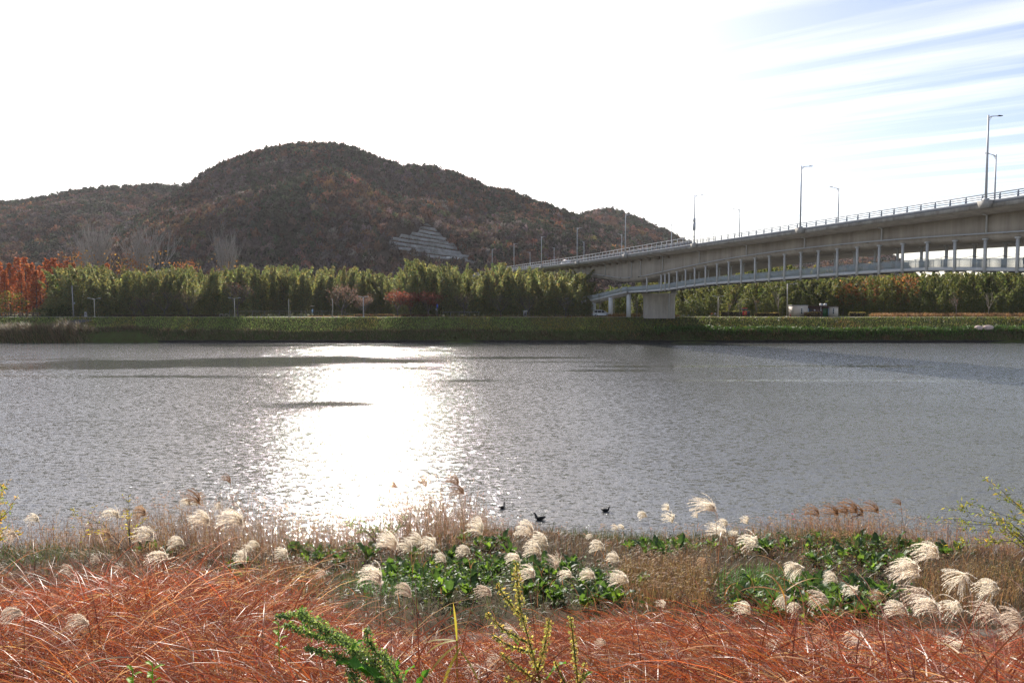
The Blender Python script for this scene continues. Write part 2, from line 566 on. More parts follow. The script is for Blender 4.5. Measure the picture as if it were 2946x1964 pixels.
# ================================================================== THE SETTING
# ------------------------------------------------------------------ river
def water_mat():
    m, nt, N, L, out = new_mat('river_water')
    p = N('ShaderNodeBsdfPrincipled')
    p.inputs['Base Color'].default_value = (0.115, 0.117, 0.110, 1)
    p.inputs['Roughness'].default_value = 0.07
    p.inputs['IOR'].default_value = 1.55
    tc = N('ShaderNodeTexCoord')

    def slopes(scale, rot, stretch, k, detail, tail=4.0):
        mp = N('ShaderNodeMapping')
        mp.inputs['Rotation'].default_value = (0, 0, rot)
        mp.inputs['Scale'].default_value = stretch
        L(tc.outputs['Object'], mp.inputs[0])
        n = N('ShaderNodeTexNoise'); n.inputs['Scale'].default_value = scale
        n.inputs['Detail'].default_value = detail; n.inputs['Roughness'].default_value = 0.6
        L(mp.outputs[0], n.inputs['Vector'])
        s = N('ShaderNodeVectorMath'); s.operation = 'SUBTRACT'; s.inputs[1].default_value = (0.5, 0.5, 0.5)
        L(n.outputs['Color'], s.inputs[0])
        # a few ripples stand much steeper than the rest
        ab = N('ShaderNodeVectorMath'); ab.operation = 'ABSOLUTE'
        L(s.outputs[0], ab.inputs[0])
        sq = N('ShaderNodeVectorMath'); sq.operation = 'MULTIPLY'
        L(s.outputs[0], sq.inputs[0]); L(ab.outputs[0], sq.inputs[1])
        ma = N('ShaderNodeVectorMath'); ma.operation = 'MULTIPLY_ADD'
        ma.inputs[1].default_value = (tail, tail, 0)
        L(sq.outputs[0], ma.inputs[0]); L(s.outputs[0], ma.inputs[2])
        m2 = N('ShaderNodeVectorMath'); m2.operation = 'MULTIPLY'; m2.inputs[1].default_value = (k[0], k[1], 0)
        L(ma.outputs[0], m2.inputs[0])
        return m2

    a = slopes(5.0, R(24), (0.55, 1.25, 1), (0.58, 0.95), 3)
    b = slopes(19.0, R(10), (0.75, 1.2, 1), (0.62, 0.9), 2)
    add = N('ShaderNodeVectorMath'); add.operation = 'ADD'
    L(a.outputs[0], add.inputs[0]); L(b.outputs[0], add.inputs[1])
    # wind: long calm lanes where the ripples lie low
    mp = N('ShaderNodeMapping'); mp.inputs['Scale'].default_value = (0.022, 0.075, 1); mp.inputs['Rotation'].default_value = (0, 0, R(-3))
    L(tc.outputs['Object'], mp.inputs[0])
    n = N('ShaderNodeTexNoise'); n.inputs['Scale'].default_value = 1.0; n.inputs['Detail'].default_value = 5; n.inputs['Roughness'].default_value = 0.55
    L(mp.outputs[0], n.inputs['Vector'])
    dist = n
    acc = None
    for (cx, cy, rx, ry, ang) in CALMS:
        mpe = N('ShaderNodeMapping'); mpe.vector_type = 'TEXTURE'
        mpe.inputs['Location'].default_value = (cx, cy, 0); mpe.inputs['Scale'].default_value = (rx, ry, 1e3)
        mpe.inputs['Rotation'].default_value = (0, 0, ang)
        L(tc.outputs['Object'], mpe.inputs[0])
        ln = N('ShaderNodeVectorMath'); ln.operation = 'LENGTH'
        L(mpe.outputs[0], ln.inputs[0])
        wob = N('ShaderNodeMath'); wob.operation = 'MULTIPLY_ADD'; wob.inputs[1].default_value = 4.6; wob.inputs[2].default_value = -2.3
        L(dist.outputs['Fac'], wob.inputs[0])
        sm = N('ShaderNodeMath'); sm.operation = 'ADD'
        L(ln.outputs['Value'], sm.inputs[0]); L(wob.outputs[0], sm.inputs[1])
        mr = N('ShaderNodeMapRange'); mr.interpolation_type = 'SMOOTHSTEP'
        mr.inputs['From Min'].default_value = 0.22; mr.inputs['From Max'].default_value = 1.3
        L(sm.outputs[0], mr.inputs['Value'])
        if acc is None:
            acc = mr.outputs[0]
        else:
            mi = N('ShaderNodeMath'); mi.operation = 'MINIMUM'
            L(acc, mi.inputs[0]); L(mr.outputs[0], mi.inputs[1]); acc = mi.outputs[0]
    gust = N('ShaderNodeMapRange'); gust.inputs['From Min'].default_value = 0.3; gust.inputs['From Max'].default_value = 0.7
    gust.inputs['To Min'].default_value = 0.75; gust.inputs['To Max'].default_value = 1.1
    L(n.outputs['Fac'], gust.inputs['Value'])
    amp = N('ShaderNodeMapRange'); amp.inputs['To Min'].default_value = 0.2; amp.inputs['To Max'].default_value = 1.0
    L(acc, amp.inputs['Value'])
    am = N('ShaderNodeMath'); am.operation = 'MULTIPLY'
    L(amp.outputs[0], am.inputs[0]); L(gust.outputs[0], am.inputs[1])
    sc = N('ShaderNodeVectorMath'); sc.operation = 'SCALE'
    L(add.outputs[0], sc.inputs[0]); L(am.outputs[0], sc.inputs['Scale'])
    up = N('ShaderNodeVectorMath'); up.operation = 'ADD'; up.inputs[1].default_value = (0, 0, 1)
    L(sc.outputs[0], up.inputs[0])
    nm = N('ShaderNodeVectorMath'); nm.operation = 'NORMALIZE'
    L(up.outputs[0], nm.inputs[0])
    L(nm.outputs[0], p.inputs['Normal'])
    L(p.outputs[0], out.inputs['Surface'])
    return m


# calm lanes (x, y, half length, half width, heading) in metres
CALMS = [(-62, 104, 62, 15, 0.02), (-17, 61, 11, 2.2, 0.10), (5, 108, 17, 4.5, 0.05), (25, 80.5, 26, 1.8, -0.02),
         (-4, 80, 6, 1.6, 0.0), (8.5, 78.5, 4, 1.4, 0.0), (28, 100, 22, 2.4, 0.0), (14, 93, 12, 2.6, 0.06), (-2, 118, 16, 3.5, -0.04), (-45, 86, 30, 4.0, 0.04), (-8, 160, 90, 6, 0.0), (45, 162, 30, 5, 0.0)]
mb = MB()
mb.add([(-700, 14, 0), (700, 14, 0), (700, 175, 0), (-700, 175, 0)], [[0, 1, 2, 3]])
tag(mb.build('river_water', water_mat()), 'wide grey rippled river with a bright glitter path of sun', None, kind='structure')

# ------------------------------------------------------------------ near bank
NY = np.array([-30, -6, 0, 1.5, 3, 5, 7, 9, 10.0, 11.2, 13, 16, 18.5, 20, 21.2, 22.5, 24, 27, 40])
NZ = np.array([6.9, 6.8, 6.7, 6.45, 5.85, 4.9, 4.15, 3.62, 3.42, 3.36, 3.02, 2.50, 1.95, 1.50, .95, 0.35, -0.3, -1.2, -3])


def zn(x, y):
    x = np.asarray(x, dtype=float); y = np.asarray(y, dtype=float)
    shift = 0.9 * np.sin(x * 0.22 + 0.6) + 0.5 * np.sin(x * 0.61 + 2.0) - 0.10 * np.clip(x - 4, 0, 30) * 0.6
    yy = y - shift * np.clip((y - 11) / 8, 0, 1.3)
    z = np.interp(yy, NY, NZ)
    return z + 0.07 * vnoise(x, y, 3, 1.1) * np.clip((y - 1) / 4, 0, 1) * np.clip((23 - y) / 4, 0, 1)


ys = np.concatenate([np.linspace(-30, -2, 8), np.linspace(-1, 26, 82), [30, 40]])
tag(grid_mesh('near_bank', np.linspace(-60, 60, 161), ys, zn, M['soil']), 'sloping near river bank of dark soil under the grasses', kind='structure')
mb = MB()
xs = np.linspace(-30, 30, 61)
pr = []
for x in xs:
    y0, y1 = 10.0 + 0.1 * math.sin(x * .3), 10.5 + 0.1 * math.sin(x * .3)
    pr.append([(x, y, float(zn(x, y)) + 0.02 + (0.0 if 0 < k < 3 else -0.12)) for k, y in enumerate((y0, y0 + .02, y1 - .02, y1))])
mb.sweep(pr, close=False, ends=False)
tag(mb.build('footpath', surf('pale_concrete_path', (0.12, 0.11, 0.095), 0.95, 0.25, 3, spec=0.05)), 'narrow grey concrete path behind the red grass', kind='structure')

# ------------------------------------------------------------------ far bank and plain
FY = np.array([160, 168.5, 169.8, 170.3, 171.0, 171.8, 172.4, 175.0, 177.9, 178.6, 179.4, 183.5, 184.5, 190, 430, 1500])
FZ = np.array([-2, -0.6, -0.2, 0.45, 1.5, 2.6, 2.95, 4.3, 5.85, 6.16, 6.22, 6.22, 6.3, 6.3, 6.3, 6.3])


def zf(x, y):
    x = np.asarray(x, dtype=float); y = np.asarray(y, dtype=float)
    sh = 0.35 * np.sin(x * 0.09) + 0.25 * np.sin(x * 0.23 + 1) - 1.6 * np.clip((-88 - x) / 8, 0, 1) * np.clip((175 - y) / 3, 0, 1)
    yy = y + sh * np.clip((185 - y) / 6, 0, 1) * -1 * np.where(x < -80, 1, 1)
    z = np.interp(yy, FY, FZ)
    return z + 0.12 * vnoise(x, y, 9, 0.5) * np.clip((y - 169) / 2, 0, 1) * np.clip((178 - y) / 2, 0, 1)


ys = np.concatenate([np.linspace(160, 168, 3), np.linspace(168.5, 186, 46), [190, 210, 250, 300, 430, 700, 1500, 3500]])
tag(grid_mesh('far_bank', np.concatenate([[-3000, -900, -400], np.linspace(-200, 200, 201), [400, 900, 3000]]), ys, zf, M['bank']),
    'grassy far river bank and the flat park behind it', kind='structure')
mb = MB()
pr = []
for x in np.linspace(-200, 200, 101):
    pr.append([(x, y, float(zf(x, y)) + dz) for y, dz in ((179.2, -0.1), (179.22, 0.03), (182.6, 0.03), (182.62, -0.1))])
mb.sweep(pr, close=False, ends=False)
tag(mb.build('riverside_path', M['path']), 'pale path along the top of the far bank', kind='structure')
mb = MB()
mb.sweep([[(x, 169.55, -.3), (x, 169.75, .50 + .05 * math.sin(x * 1.3)), (x, 170.25, .62 + .06 * math.sin(x * .9)), (x, 170.35, -.3)] for x in np.linspace(-200, 200, 401)])
tag(mb.build('revetment', surf('wet_stone', (0.035, 0.032, 0.028), 0.8, 0.3, 2.0, bump=.4, spec=.1)), 'dark wet stone edging along the far waterline', kind='structure')
mb = MB()       # ramp down to the water on the far left
mb.sweep([[tuple(at(255, 914, 178.9) + Vector((0, 0, .05))), tuple(at(300, 914, 178.9) + Vector((0, 0, .05)))],
          [(-115.0, 176.8, float(zf(-115, 176.8)) + .12), (-109.5, 176.8, float(zf(-109.5, 176.8)) + .12)],
          [(-118.5, 174.6, float(zf(-118.5, 174.6)) + .12), (-113.5, 174.6, float(zf(-113.5, 174.6)) + .12)],
          [(-122, 172.6, float(zf(-122, 172.6)) + .12), (-117.5, 172.6, float(zf(-117.5, 172.6)) + .12)]], close=False, ends=False)
tag(mb.build('ramp_path', M['asphalt']), 'grey ramp path cut down the far bank', kind='structure')

# ------------------------------------------------------------------ hills
S = 2946 / 2352.0
HILLS = {
    'main': dict(D=700., B=430., tab=[(150, 640), (190, 592), (250, 545), (300, 512), (350, 484), (400, 452), (440, 428), (480, 399), (520, 379),
                                      (560, 363), (620, 346), (680, 336), (740, 334), (790, 338), (830, 348), (870, 367), (920, 379), (960, 386), (1000, 386),
                                      (1050, 400), (1090, 417), (1120, 434), (1170, 442), (1220, 460), (1280, 481), (1330, 499), (1370, 513), (1450, 547),
                                      (1520, 577), (1600, 600), (1750, 640), (2000, 690), (2400, 705)]),
    'left': dict(D=920., B=560., tab=[(-1500, 640), (-600, 500), (-100, 478), (0, 468), (60, 463), (120, 452), (175, 440), (230, 433), (290, 429), (340, 427),
                                      (400, 426), (440, 424), (480, 440), (560, 480), (700, 560), (800, 680)]),
    'right': dict(D=950., B=600., tab=[(1150, 660), (1250, 525), (1300, 503), (1330, 494), (1370, 482), (1400, 480), (1440, 493), (1480, 508), (1520, 526), (1570, 551),
                                       (1620, 574), (1700, 586), (1800, 585), (1900, 590), (1960, 582), (1990, 579), (2020, 579), (2045, 587), (2070, 602),
                                       (2100, 632), (2150, 668), (2350, 690), (2700, 700)]),
}
for h in HILLS.values():
    t = np.array(h['tab'], dtype=float)
    h['u'] = (t[:, 0] * S - CX) / FPX
    h['e'] = (887.0 - t[:, 1] * S) / FPX


def hz(h, u, Y, seed):
    """height of a hill at direction u = X/Y and depth Y"""
    zc = EYE + np.interp(u, h['u'], h['e']) * h['D'] - 6.0
    t = (Y - h['B']) / (h['D'] - h['B'])
    X = u * Y
    tt = np.clip(t, 0, 1)
    t2 = np.clip(tt + 0.30 * vnoise(X, Y, seed, 0.017) * tt * (1 - tt) + 0.10 * vnoise(X, Y, seed + 1, 0.05) * tt * (1 - tt), 0, 1)
    up = 6.0 + (zc - 6.0) * np.clip(t2, 0, 1) ** 0.9
    return np.where(t <= 1, np.where(t < 0, 5.0, up), 6.0 + (zc - 6.0) * np.clip(1 - (t - 1) * 0.8, 0, 1))


HC = dict(rust=(0.135, 0.068, 0.042), brown=(0.090, 0.058, 0.043), twig=(0.105, 0.082, 0.075), green=(0.034, 0.046, 0.026), olive=(0.072, 0.070, 0.034), gold=(0.16, 0.09, 0.038))
TERRACE_BOX = (1115, 640, 1372, 760)        # where the retaining walls stand, in photograph pixels
TERRACE_POLY = [(1118, 690), (1150, 672), (1205, 658), (1214, 640), (1238, 640), (1262, 660), (1300, 700), (1335, 735), (1368, 757), (1290, 762), (1180, 728), (1122, 712)]


def in_poly(px, py, poly):
    ins = np.zeros(len(px), dtype=bool)
    j = len(poly) - 1
    for i in range(len(poly)):
        xi, yi = poly[i]; xj, yj = poly[j]
        c = ((yi > py) != (yj > py)) & (px < (xj - xi) * (py - yi) / (yj - yi + 1e-9) + xi)
        ins ^= c
        j = i
    return ins


def to_px(X, Y, Z):
    X, Y, Z = np.asarray(X), np.asarray(Y), np.asarray(Z) - EYE
    d = Y * math.cos(TH) - Z * math.sin(TH)
    v = Y * math.sin(TH) + Z * math.cos(TH)
    return CX + FPX * X / d, CY - FPX * v / d


def build_hill(key, seed, n_trees, q, pine_crest, label, flabel):
    h = HILLS[key]
    u = np.linspace(h['u'][0], h['u'][-1], 150)
    ty = h['B'] + (h['D'] - h['B']) * np.concatenate([np.linspace(-0.02, 1.0, 34), [1.15, 1.5, 2.0, 2.6]])
    U, Y = np.meshgrid(u, ty)
    Z = hz(h, U, Y, seed)
    v = np.stack([U * Y, Y, Z], -1).reshape(-1, 3)
    i = np.arange(U.size).reshape(U.shape)
    f = np.stack([i[:-1, :-1], i[:-1, 1:], i[1:, 1:], i[1:, :-1]], -1).reshape(-1, 4)
    mb = MB(); mb.add(v, f)
    tag(mb.build('hill', M['hillsoil'], smooth=True), label, kind='structure')
    # the wood on it
    u = rng.uniform(h['u'][0], h['u'][-1], n_trees * 6)
    t = rng.uniform(0.0, 1.02, n_trees * 6) ** 0.8
    ncr = n_trees // 4                                     # a denser row along the crest
    t[:ncr] = rng.uniform(0.93, 1.03, ncr)
    Y = h['B'] + (h['D'] - h['B']) * t
    Z = hz(h, u, Y, seed)
    px, py = to_px(u * Y, Y, Z + 7)
    ok = (px > -120) & (px < 3080) & (py < np.where(px < 1700, 800, 850)) & (Z > 9)
    if key == 'main':
        px0, py0 = to_px(u * Y, Y, Z + 2)
        ok &= ~in_poly(px0, py0, TERRACE_POLY)
    ix = np.nonzero(ok)[0][:n_trees]
    u, t, Y, Z = u[ix], t[ix], Y[ix], Z[ix]
    X = u * Y
    n = len(X)
    # colours by patches
    nz = vnoise(X, Y, seed + 5, 0.03) + rng.normal(0, 0.75, n)
    nz2 = vnoise(X, Y, seed + 6, 0.045) + rng.normal(0, 0.6, n)
    pine = (nz2 > 0.75) | ((t > 0.93) & (rng.random(n) < pine_crest)) | ((t > 0.6) & (rng.random(n) < 0.12))
    col = np.tile(np.array(HC['brown']), (n, 1))
    col[nz > 0.35] = HC['rust']; col[nz < -0.5] = HC['twig']; col[(nz > 1.6)] = HC['gold']
    col[(rng.random(n) < 0.10)] = HC['olive']
    col[pine] = HC['green']
    col = col * np.exp(rng.normal(0, 0.38, (n, 1))) * np.exp(rng.normal(0, 0.08, (n, 3)))
    r = rng.uniform(2.9, 5.4, n) * np.where(pine, 0.9, 1.0) * (Y / 650) ** 0.5
    hh = rng.uniform(5.5, 8.8, n) * np.where(pine, 1.12, 1.0)
    tag(scatter('hill_forest', HILL_KINDS, np.stack([X, Y, Z - 0.3], -1), rng.uniform(0, 6.28, n), np.stack([r, r, hh], -1),
                np.where(pine, rng.integers(6, 9, n), np.where(rng.random(n) < .16, rng.integers(9, 11, n), rng.integers(0, 6, n))), np.clip(col, .004, .6)), flabel, kind='stuff')


def hill_crown(seed, q, pine=False, bare=False):
    """unit tree: crown radius 1, height 1; colours stay near white, each copy brings its own"""
    r = np.random.default_rng(seed)
    d = r.normal(size=(q, 3)); d /= np.linalg.norm(d, axis=1, keepdims=True)
    d[:, 2] = np.abs(d[:, 2]) * 1.15 - 0.3
    a = np.arctan2(d[:, 1], d[:, 0])
    lump = 1 + .20 * np.sin(3 * a + seed) + .14 * np.sin(5 * a + 2 * seed + 4 * d[:, 2])
    rad = r.uniform(.72, 1.05, (q, 1)) * lump[:, None]
    mb = MB()
    if pine:
        lay = r.integers(0, 4, q)
        P = np.stack([d[:, 0] * (1 - .17 * lay) * rad[:, 0], d[:, 1] * (1 - .17 * lay) * rad[:, 0], .42 + .16 * lay + .05 * r.normal(size=q)], 1)
        nrm = np.stack([d[:, 0] * .4, d[:, 1] * .4, np.ones(q)], 1) + r.normal(0, .4, (q, 3))
        P = np.stack([P[:, 0], P[:, 1], P[:, 2]], 1)
    else:
        P = d * rad * np.array([1, 1, .52]) + np.array([0, 0, .48])
        nrm = d + r.normal(0, .5, (q, 3))
    V, S_ = P, r.uniform(.16, .34, q) * (.55 if bare else 1)
    n_ = nrm / np.linalg.norm(nrm, axis=1, keepdims=True)
    t_ = np.cross(n_, r.normal(size=(q, 3))); t_ /= np.linalg.norm(t_, axis=1, keepdims=True)
    b_ = np.cross(n_, t_)
    k = np.array([1, 1, .8])
    w = S_ * r.uniform(.55, .95, q)
    VV = np.stack([V - t_ * S_[:, None] * k, V + b_ * w[:, None] * k * .6, V + t_ * S_[:, None] * k, V - b_ * w[:, None] * k * .6], 1).reshape(-1, 3)
    mb.add(VV, np.arange(4 * q).reshape(q, 4), np.repeat(r.uniform(.75, 1.25, (q, 1)) * np.ones((1, 3)), 4, axis=0))
    if bare or pine:
        for _ in range(16 if bare else 3):
            a_ = r.uniform(0, 6.28); e = r.uniform(.2, .8)
            mb.tube([(0, 0, .1), (e * .5 * math.cos(a_), e * .5 * math.sin(a_), .55), (e * math.cos(a_), e * math.sin(a_), r.uniform(.85, 1.05))], [.03, .02, .01], 3, cap=False, col=(1.3, 1.25, 1.3))
    return mb.mesh('hill_crown', M['hillcrown'])


HILL_KINDS = [hill_crown(900 + i, 90) for i in range(6)] + [hill_crown(920 + i, 80, pine=True) for i in range(3)] + [hill_crown(940 + i, 45, bare=True) for i in range(2)]
build_hill('left', 20, 4600, 32, 0.75, 'long wooded ridge on the left behind the main hill', 'brown and rust autumn wood with dark pines along the left ridge')
build_hill('main', 40, 11500, 28, 0.3, 'main rounded hill rising behind the bamboo', 'brown and rust autumn wood covering the main hill')
build_hill('right', 60, 3300, 28, 0.6, 'lower wooded hill to the right behind the bridge', 'dark mixed wood on the lower hill behind the bridge')

# terraced retaining walls on the hillside
zs = lambda x, y: (1100 + x / 7.84, 600 + y / 7.84)
TIERS = [((885, 320), (1040, 335), 62), ((868, 395), (1190, 445), 74), ((838, 470), (1295, 552), 80), ((675, 525), (1435, 662), 82), ((425, 575), (1605, 772), 84),
         ((212, 637), (1695, 865), 84), ((172, 727), (1750, 965), 90), ((190, 832), (1950, 1052), 86), ((440, 968), (2010, 1140), 78), ((1050, 1085), (2090, 1190), 70)]


def hill_depth(px, py):
    a, b = ray(px, py)
    h = HILLS['main']
    Ys = np.linspace(h['B'], h['D'], 400)
    zz = hz(h, np.full_like(Ys, a), Ys, 40)
    k = np.nonzero(EYE + b * Ys <= zz)[0]
    return float(Ys[k[0]]) if len(k) else 600.0


tw = thing('terraced_wall', 'stepped grey concrete retaining wall in slanting tiers on the hillside', 'retaining wall')
for i, (l, r_, hpx) in enumerate(TIERS):
    (xl, yl), (xr, yr) = zs(*l), zs(*r_)
    hp = hpx / 7.84
    nseg = max(2, int((xr - xl) / 14))
    mb = MB()
    pr = []
    for k in range(nseg + 1):
        f = k / nseg
        x = xl + (xr - xl) * f
        y = yl + (yr - yl) * f + 0.6 * math.sin(f * 9 + i)
        Y = hill_depth(x, y + hp * 0.5) - 5
        ins = 0.55 if 0 < k < nseg else 0.0
        x2 = x + (-7 if k == 0 else 0) + (8 if k == nseg else 0)       # battered ends
        t_, b_ = at(x, y, Y + 1.0), at(x2, y + hp, Y - 0.4)
        pr.append([tuple(b_), tuple(b_ + Vector((0, 9, -1))), tuple(t_ + Vector((0, 9, 0))), tuple(t_)])
    mb.sweep(pr)
    mb.build('wall_tier', M['terrace'], tw)
    # planting along the foot of each tier
    n = int((xr - xl) * 2.6)
    pp = []
    for k in range(n):
        f = rng.random()
        x, y = xl + (xr - xl) * f, yl + (yr - yl) * f + hp + 1.0
        Y = hill_depth(x, y - hp * .5) - 6
        pp.append(tuple(at(x, y, Y) + Vector((0, 0, -0.3))))
    mb = MB()
    pp = np.repeat(np.array(pp), 5, axis=0) + rng.normal(0, .45, (n * 5, 3)) * np.array([1.6, 1, 0.5])
    quads(mb, pp, rng.normal(size=(len(pp), 3)) + np.array([0, 0, .6]), 1.0, 0.55, pick([HC['brown'], HC['rust'], HC['green']], [5, 2, 2], len(pp)))
    tag(mb.build('planting', M['hilltree'], tw), kind='stuff')
# lettering on the second lowest tier
tc_ = bpy.data.curves.new('hillside_letters', 'FONT')
tc_.body = '태화강 국가정원'
Yt = hill_depth(1306, 738) - 8.5
p0 = at(1284.5, 742.5, Yt)
w_m = (1328 - 1284.5) / FPX * Yt
tc_.size = w_m / 6.9
tc_.extrude = 0.08
tc_.offset = 0.018
tmp = bpy.data.objects.new('hillside_letters', tc_)
COL.objects.link(tmp)
bpy.context.view_layer.update()
dg = bpy.context.evaluated_depsgraph_get()
lme = bpy.data.meshes.new_from_object(tmp.evaluated_get(dg))
bpy.data.objects.remove(tmp)
to = bpy.data.objects.new('hillside_letters', lme)
COL.objects.link(to)
lme.materials.clear(); lme.materials.append(M['signwhite'])
to.location = p0
to.rotation_euler = (R(90), R(4), 0)
tag(to, 'row of white Korean letters standing on the terraced hillside wall', 'sign')



# ------------------------------------------------------------------ thin haze in the air
HAZE = 0.00005
m, nt, N, L, out = new_mat('haze')
pv = N('ShaderNodeVolumePrincipled')
pv.inputs['Color'].default_value = (0.97, 0.95, 1.0, 1)
pv.inputs['Density'].default_value = HAZE
pv.inputs['Anisotropy'].default_value = 0.35
L(pv.outputs[0], out.inputs['Volume'])
mb = MB(); mb.box((0, 1300, 112.5), (7000, 5200, 233))
tag(mb.build('haze', m), 'thin pale haze in the air', kind='stuff')


# ================================================================== THE ROAD BRIDGE
BX0, BS = 81.5, 0.305
ND = math.sqrt(1 + BS * BS)
WX, WY = 1 / ND, BS / ND                     # unit vector across the deck, away from the camera
ALONG = Vector((-BS / ND, 1 / ND, 0))
BRZ = math.atan2(1, -BS) - math.pi / 2       # turn of things that stand square on the deck
ZB_Y = [20, 50, 78, 111, 140, 170, 200, 231, 295, 420]
ZB_Z = [19.6, 20.0, 20.4, 20.75, 21.05, 21.25, 21.4, 22.0, 23.1, 25.0]
SOF_Y = [20, 40, 60, 80, 92, 105, 120, 135, 150, 163, 173, 181, 194, 208, 235, 290, 420]
SOF_Z = [15.6, 15.3, 15.7, 16.6, 17.2, 17.6, 17.75, 17.5, 16.8, 16.0, 15.35, 15.35, 16.9, 18.2, 19.6, 21.0, 22.6]


def smooth_interp(y, xs, zs_):
    return sum(float(np.interp(y + d, xs, zs_)) * w for d, w in ((-5, .2), (-2.5, .2), (0, .2), (2.5, .2), (5, .2)))


def zb(y): return smooth_interp(y, ZB_Y, ZB_Z)
def zs_(y): return smooth_interp(y, SOF_Y, SOF_Z)


def bp(y, w, z):
    return (BX0 - BS * y + WX * w, y + WY * w, z)


def station(px, w=0.0):
    """station y at which the line at offset w shows at photograph column px"""
    K = FPX * (BX0 + w * ND)
    return K / (px - 874.0) - WY * w


br = thing('road_bridge', 'long grey concrete girder road bridge with a footway hung beneath it', 'bridge')
st = np.arange(24, 421, 3.0)
DW = 21.5
mb = MB()
mb.sweep([[bp(y, 0.32, zb(y) + .55), bp(y, 0.32, zb(y) + .02), bp(y, 3.0, zb(y) - .42), bp(y, 18.5, zb(y) - .42), bp(y, DW - .32, zb(y) + .02), bp(y, DW - .32, zb(y) + .55)] for y in st])
mb.build('deck', M['concrete'], br)
mb = MB()
mb.sweep([[bp(y, 3.2, zb(y) - .40), bp(y, 3.2, zs_(y) + .5), bp(y, 3.7, zs_(y)), bp(y, 17.8, zs_(y)), bp(y, 18.3, zs_(y) + .5), bp(y, 18.3, zb(y) - .40)] for y in st])
mb.build('girder', M['girder'], br)
for w0, w1 in ((0, .32), (DW - .32, DW)):
    mb = MB()
    mb.sweep([[bp(y, w0, zb(y) + .82), bp(y, w0, zb(y)), bp(y, w1, zb(y)), bp(y, w1, zb(y) + .82)] for y in st])
    mb.build('parapet', M['fascia'], br)
    s0, s1 = (w0 - .025, w1 + .012) if w0 == 0 else (w0 - .012, w1 + .025)
    mb = MB()
    mb.sweep([[bp(y, s0, zb(y) + .86), bp(y, s0, zb(y) + .46), bp(y, s1, zb(y) + .46), bp(y, s1, zb(y) + .86)] for y in st])
    mb.build('kerb', M['kerb'], br)
mb = MB()
mb.sweep([[bp(y, 0.4, zb(y) + .556), bp(y, DW - .4, zb(y) + .556)] for y in st], close=False, ends=False)
mb.build('carriageway', M['asphalt'], br)
# cantilever brackets below the overhang
for y in np.arange(158, 300, 4.3):
    mb = MB()
    z = zb(y)
    q = [bp(y - .18, 0.9, z - .09), bp(y + .18, 0.9, z - .09), bp(y + .18, 3.19, z - .46), bp(y - .18, 3.19, z - .46),
         bp(y - .18, 0.9, z - .22), bp(y + .18, 0.9, z - .22), bp(y + .18, 3.19, z - 1.1), bp(y - .18, 3.19, z - 1.1)]
    mb.hexa(q)
    mb.build('bracket', M['girder'], br)
# guard rail on both edges
for w, ymax in ((0.16, 330), (DW - 0.16, 330)):
    for dz, r_ in ((1.12, .05), (1.36, .05), (1.64, .065)):
        mb = MB()
        mb.tube([bp(y, w, zb(y) + dz) for y in np.arange(40, ymax, 3.0)], r_, 6)
        mb.build('guard_rail', M['rail'], br)
pm = None
for w, ys_ in ((0.16, np.arange(58, 300, 2.05)), (DW - 0.16, np.arange(80, 200, 4.1))):
    for y in ys_:
        if pm is None:
            m_ = MB()
            for dx in (-.055, .055):
                pass
            m_.sweep([[(-.07, -.11, 0), (.07, -.11, 0), (.07, .11, 0), (-.07, .11, 0)], [(-.06, -.07, .45), (.06, -.07, .45), (.06, .07, .45), (-.06, .07, .45)],
                      [(-.05, -.07, .86), (.05, -.07, .86), (.05, .05, .86), (-.05, .05, .86)]])
            pm = m_.mesh('guard_post', M['rail'])
        inst('guard_post', pm, br, bp(y, w, zb(y) + .8), (0, 0, BRZ))
# taller screen fence inside the near rail beyond the crossing
pm = None
for y in np.arange(137, 300, 2.2):
    if pm is None:
        m_ = MB(); m_.box((0, 0, .88), (.07, .09, 1.76)); pm = m_.mesh('screen_post', M['rail'])
    inst('screen_post', pm, br, bp(y, 0.55, zb(y) + .7), (0, 0, BRZ))
for dz in (0.75, 1.76):
    mb = MB(); mb.tube([bp(y, 0.55, zb(y) + .7 + dz) for y in np.arange(137, 300, 2.2)], .05, 4)
    mb.build('screen_rail', M['rail'], br)
# drain pipe along the web and its down pipes
mb = MB()
pts = [bp(y, 2.95, zs_(y) + .95) for y in np.arange(60, 172, 3.0)]
mb.tube(pts, .11, 6); mb.build('drain_pipe', M['steel'], br)
mb = MB(); mb.tube([bp(y, 2.95, zs_(y) + 1.1) for y in np.arange(176, 260, 3.0)], .09, 6); mb.build('drain_pipe', M['steel'], br)
for px in (2830, 2531, 2311, 2145, 2010, 1905, 1842, 1816, 1741, 1676):
    y = station(px, 3.0)
    mb = MB(); mb.tube([bp(y, 2.93, zs_(y) + .95), bp(y, 2.93, zb(y) - .5), bp(y, 2.3, zb(y) - .4)], .11, 6)
    mb.build('down_pipe', M['white_paint'], br)
for y in np.arange(62, 250, 5.0):
    mb = MB(); p = bp(y, 3.08, zs_(y) + .93); mb.box(p, (.35, .16, .22), BRZ); mb.build('pipe_clip', M['dark'], br)

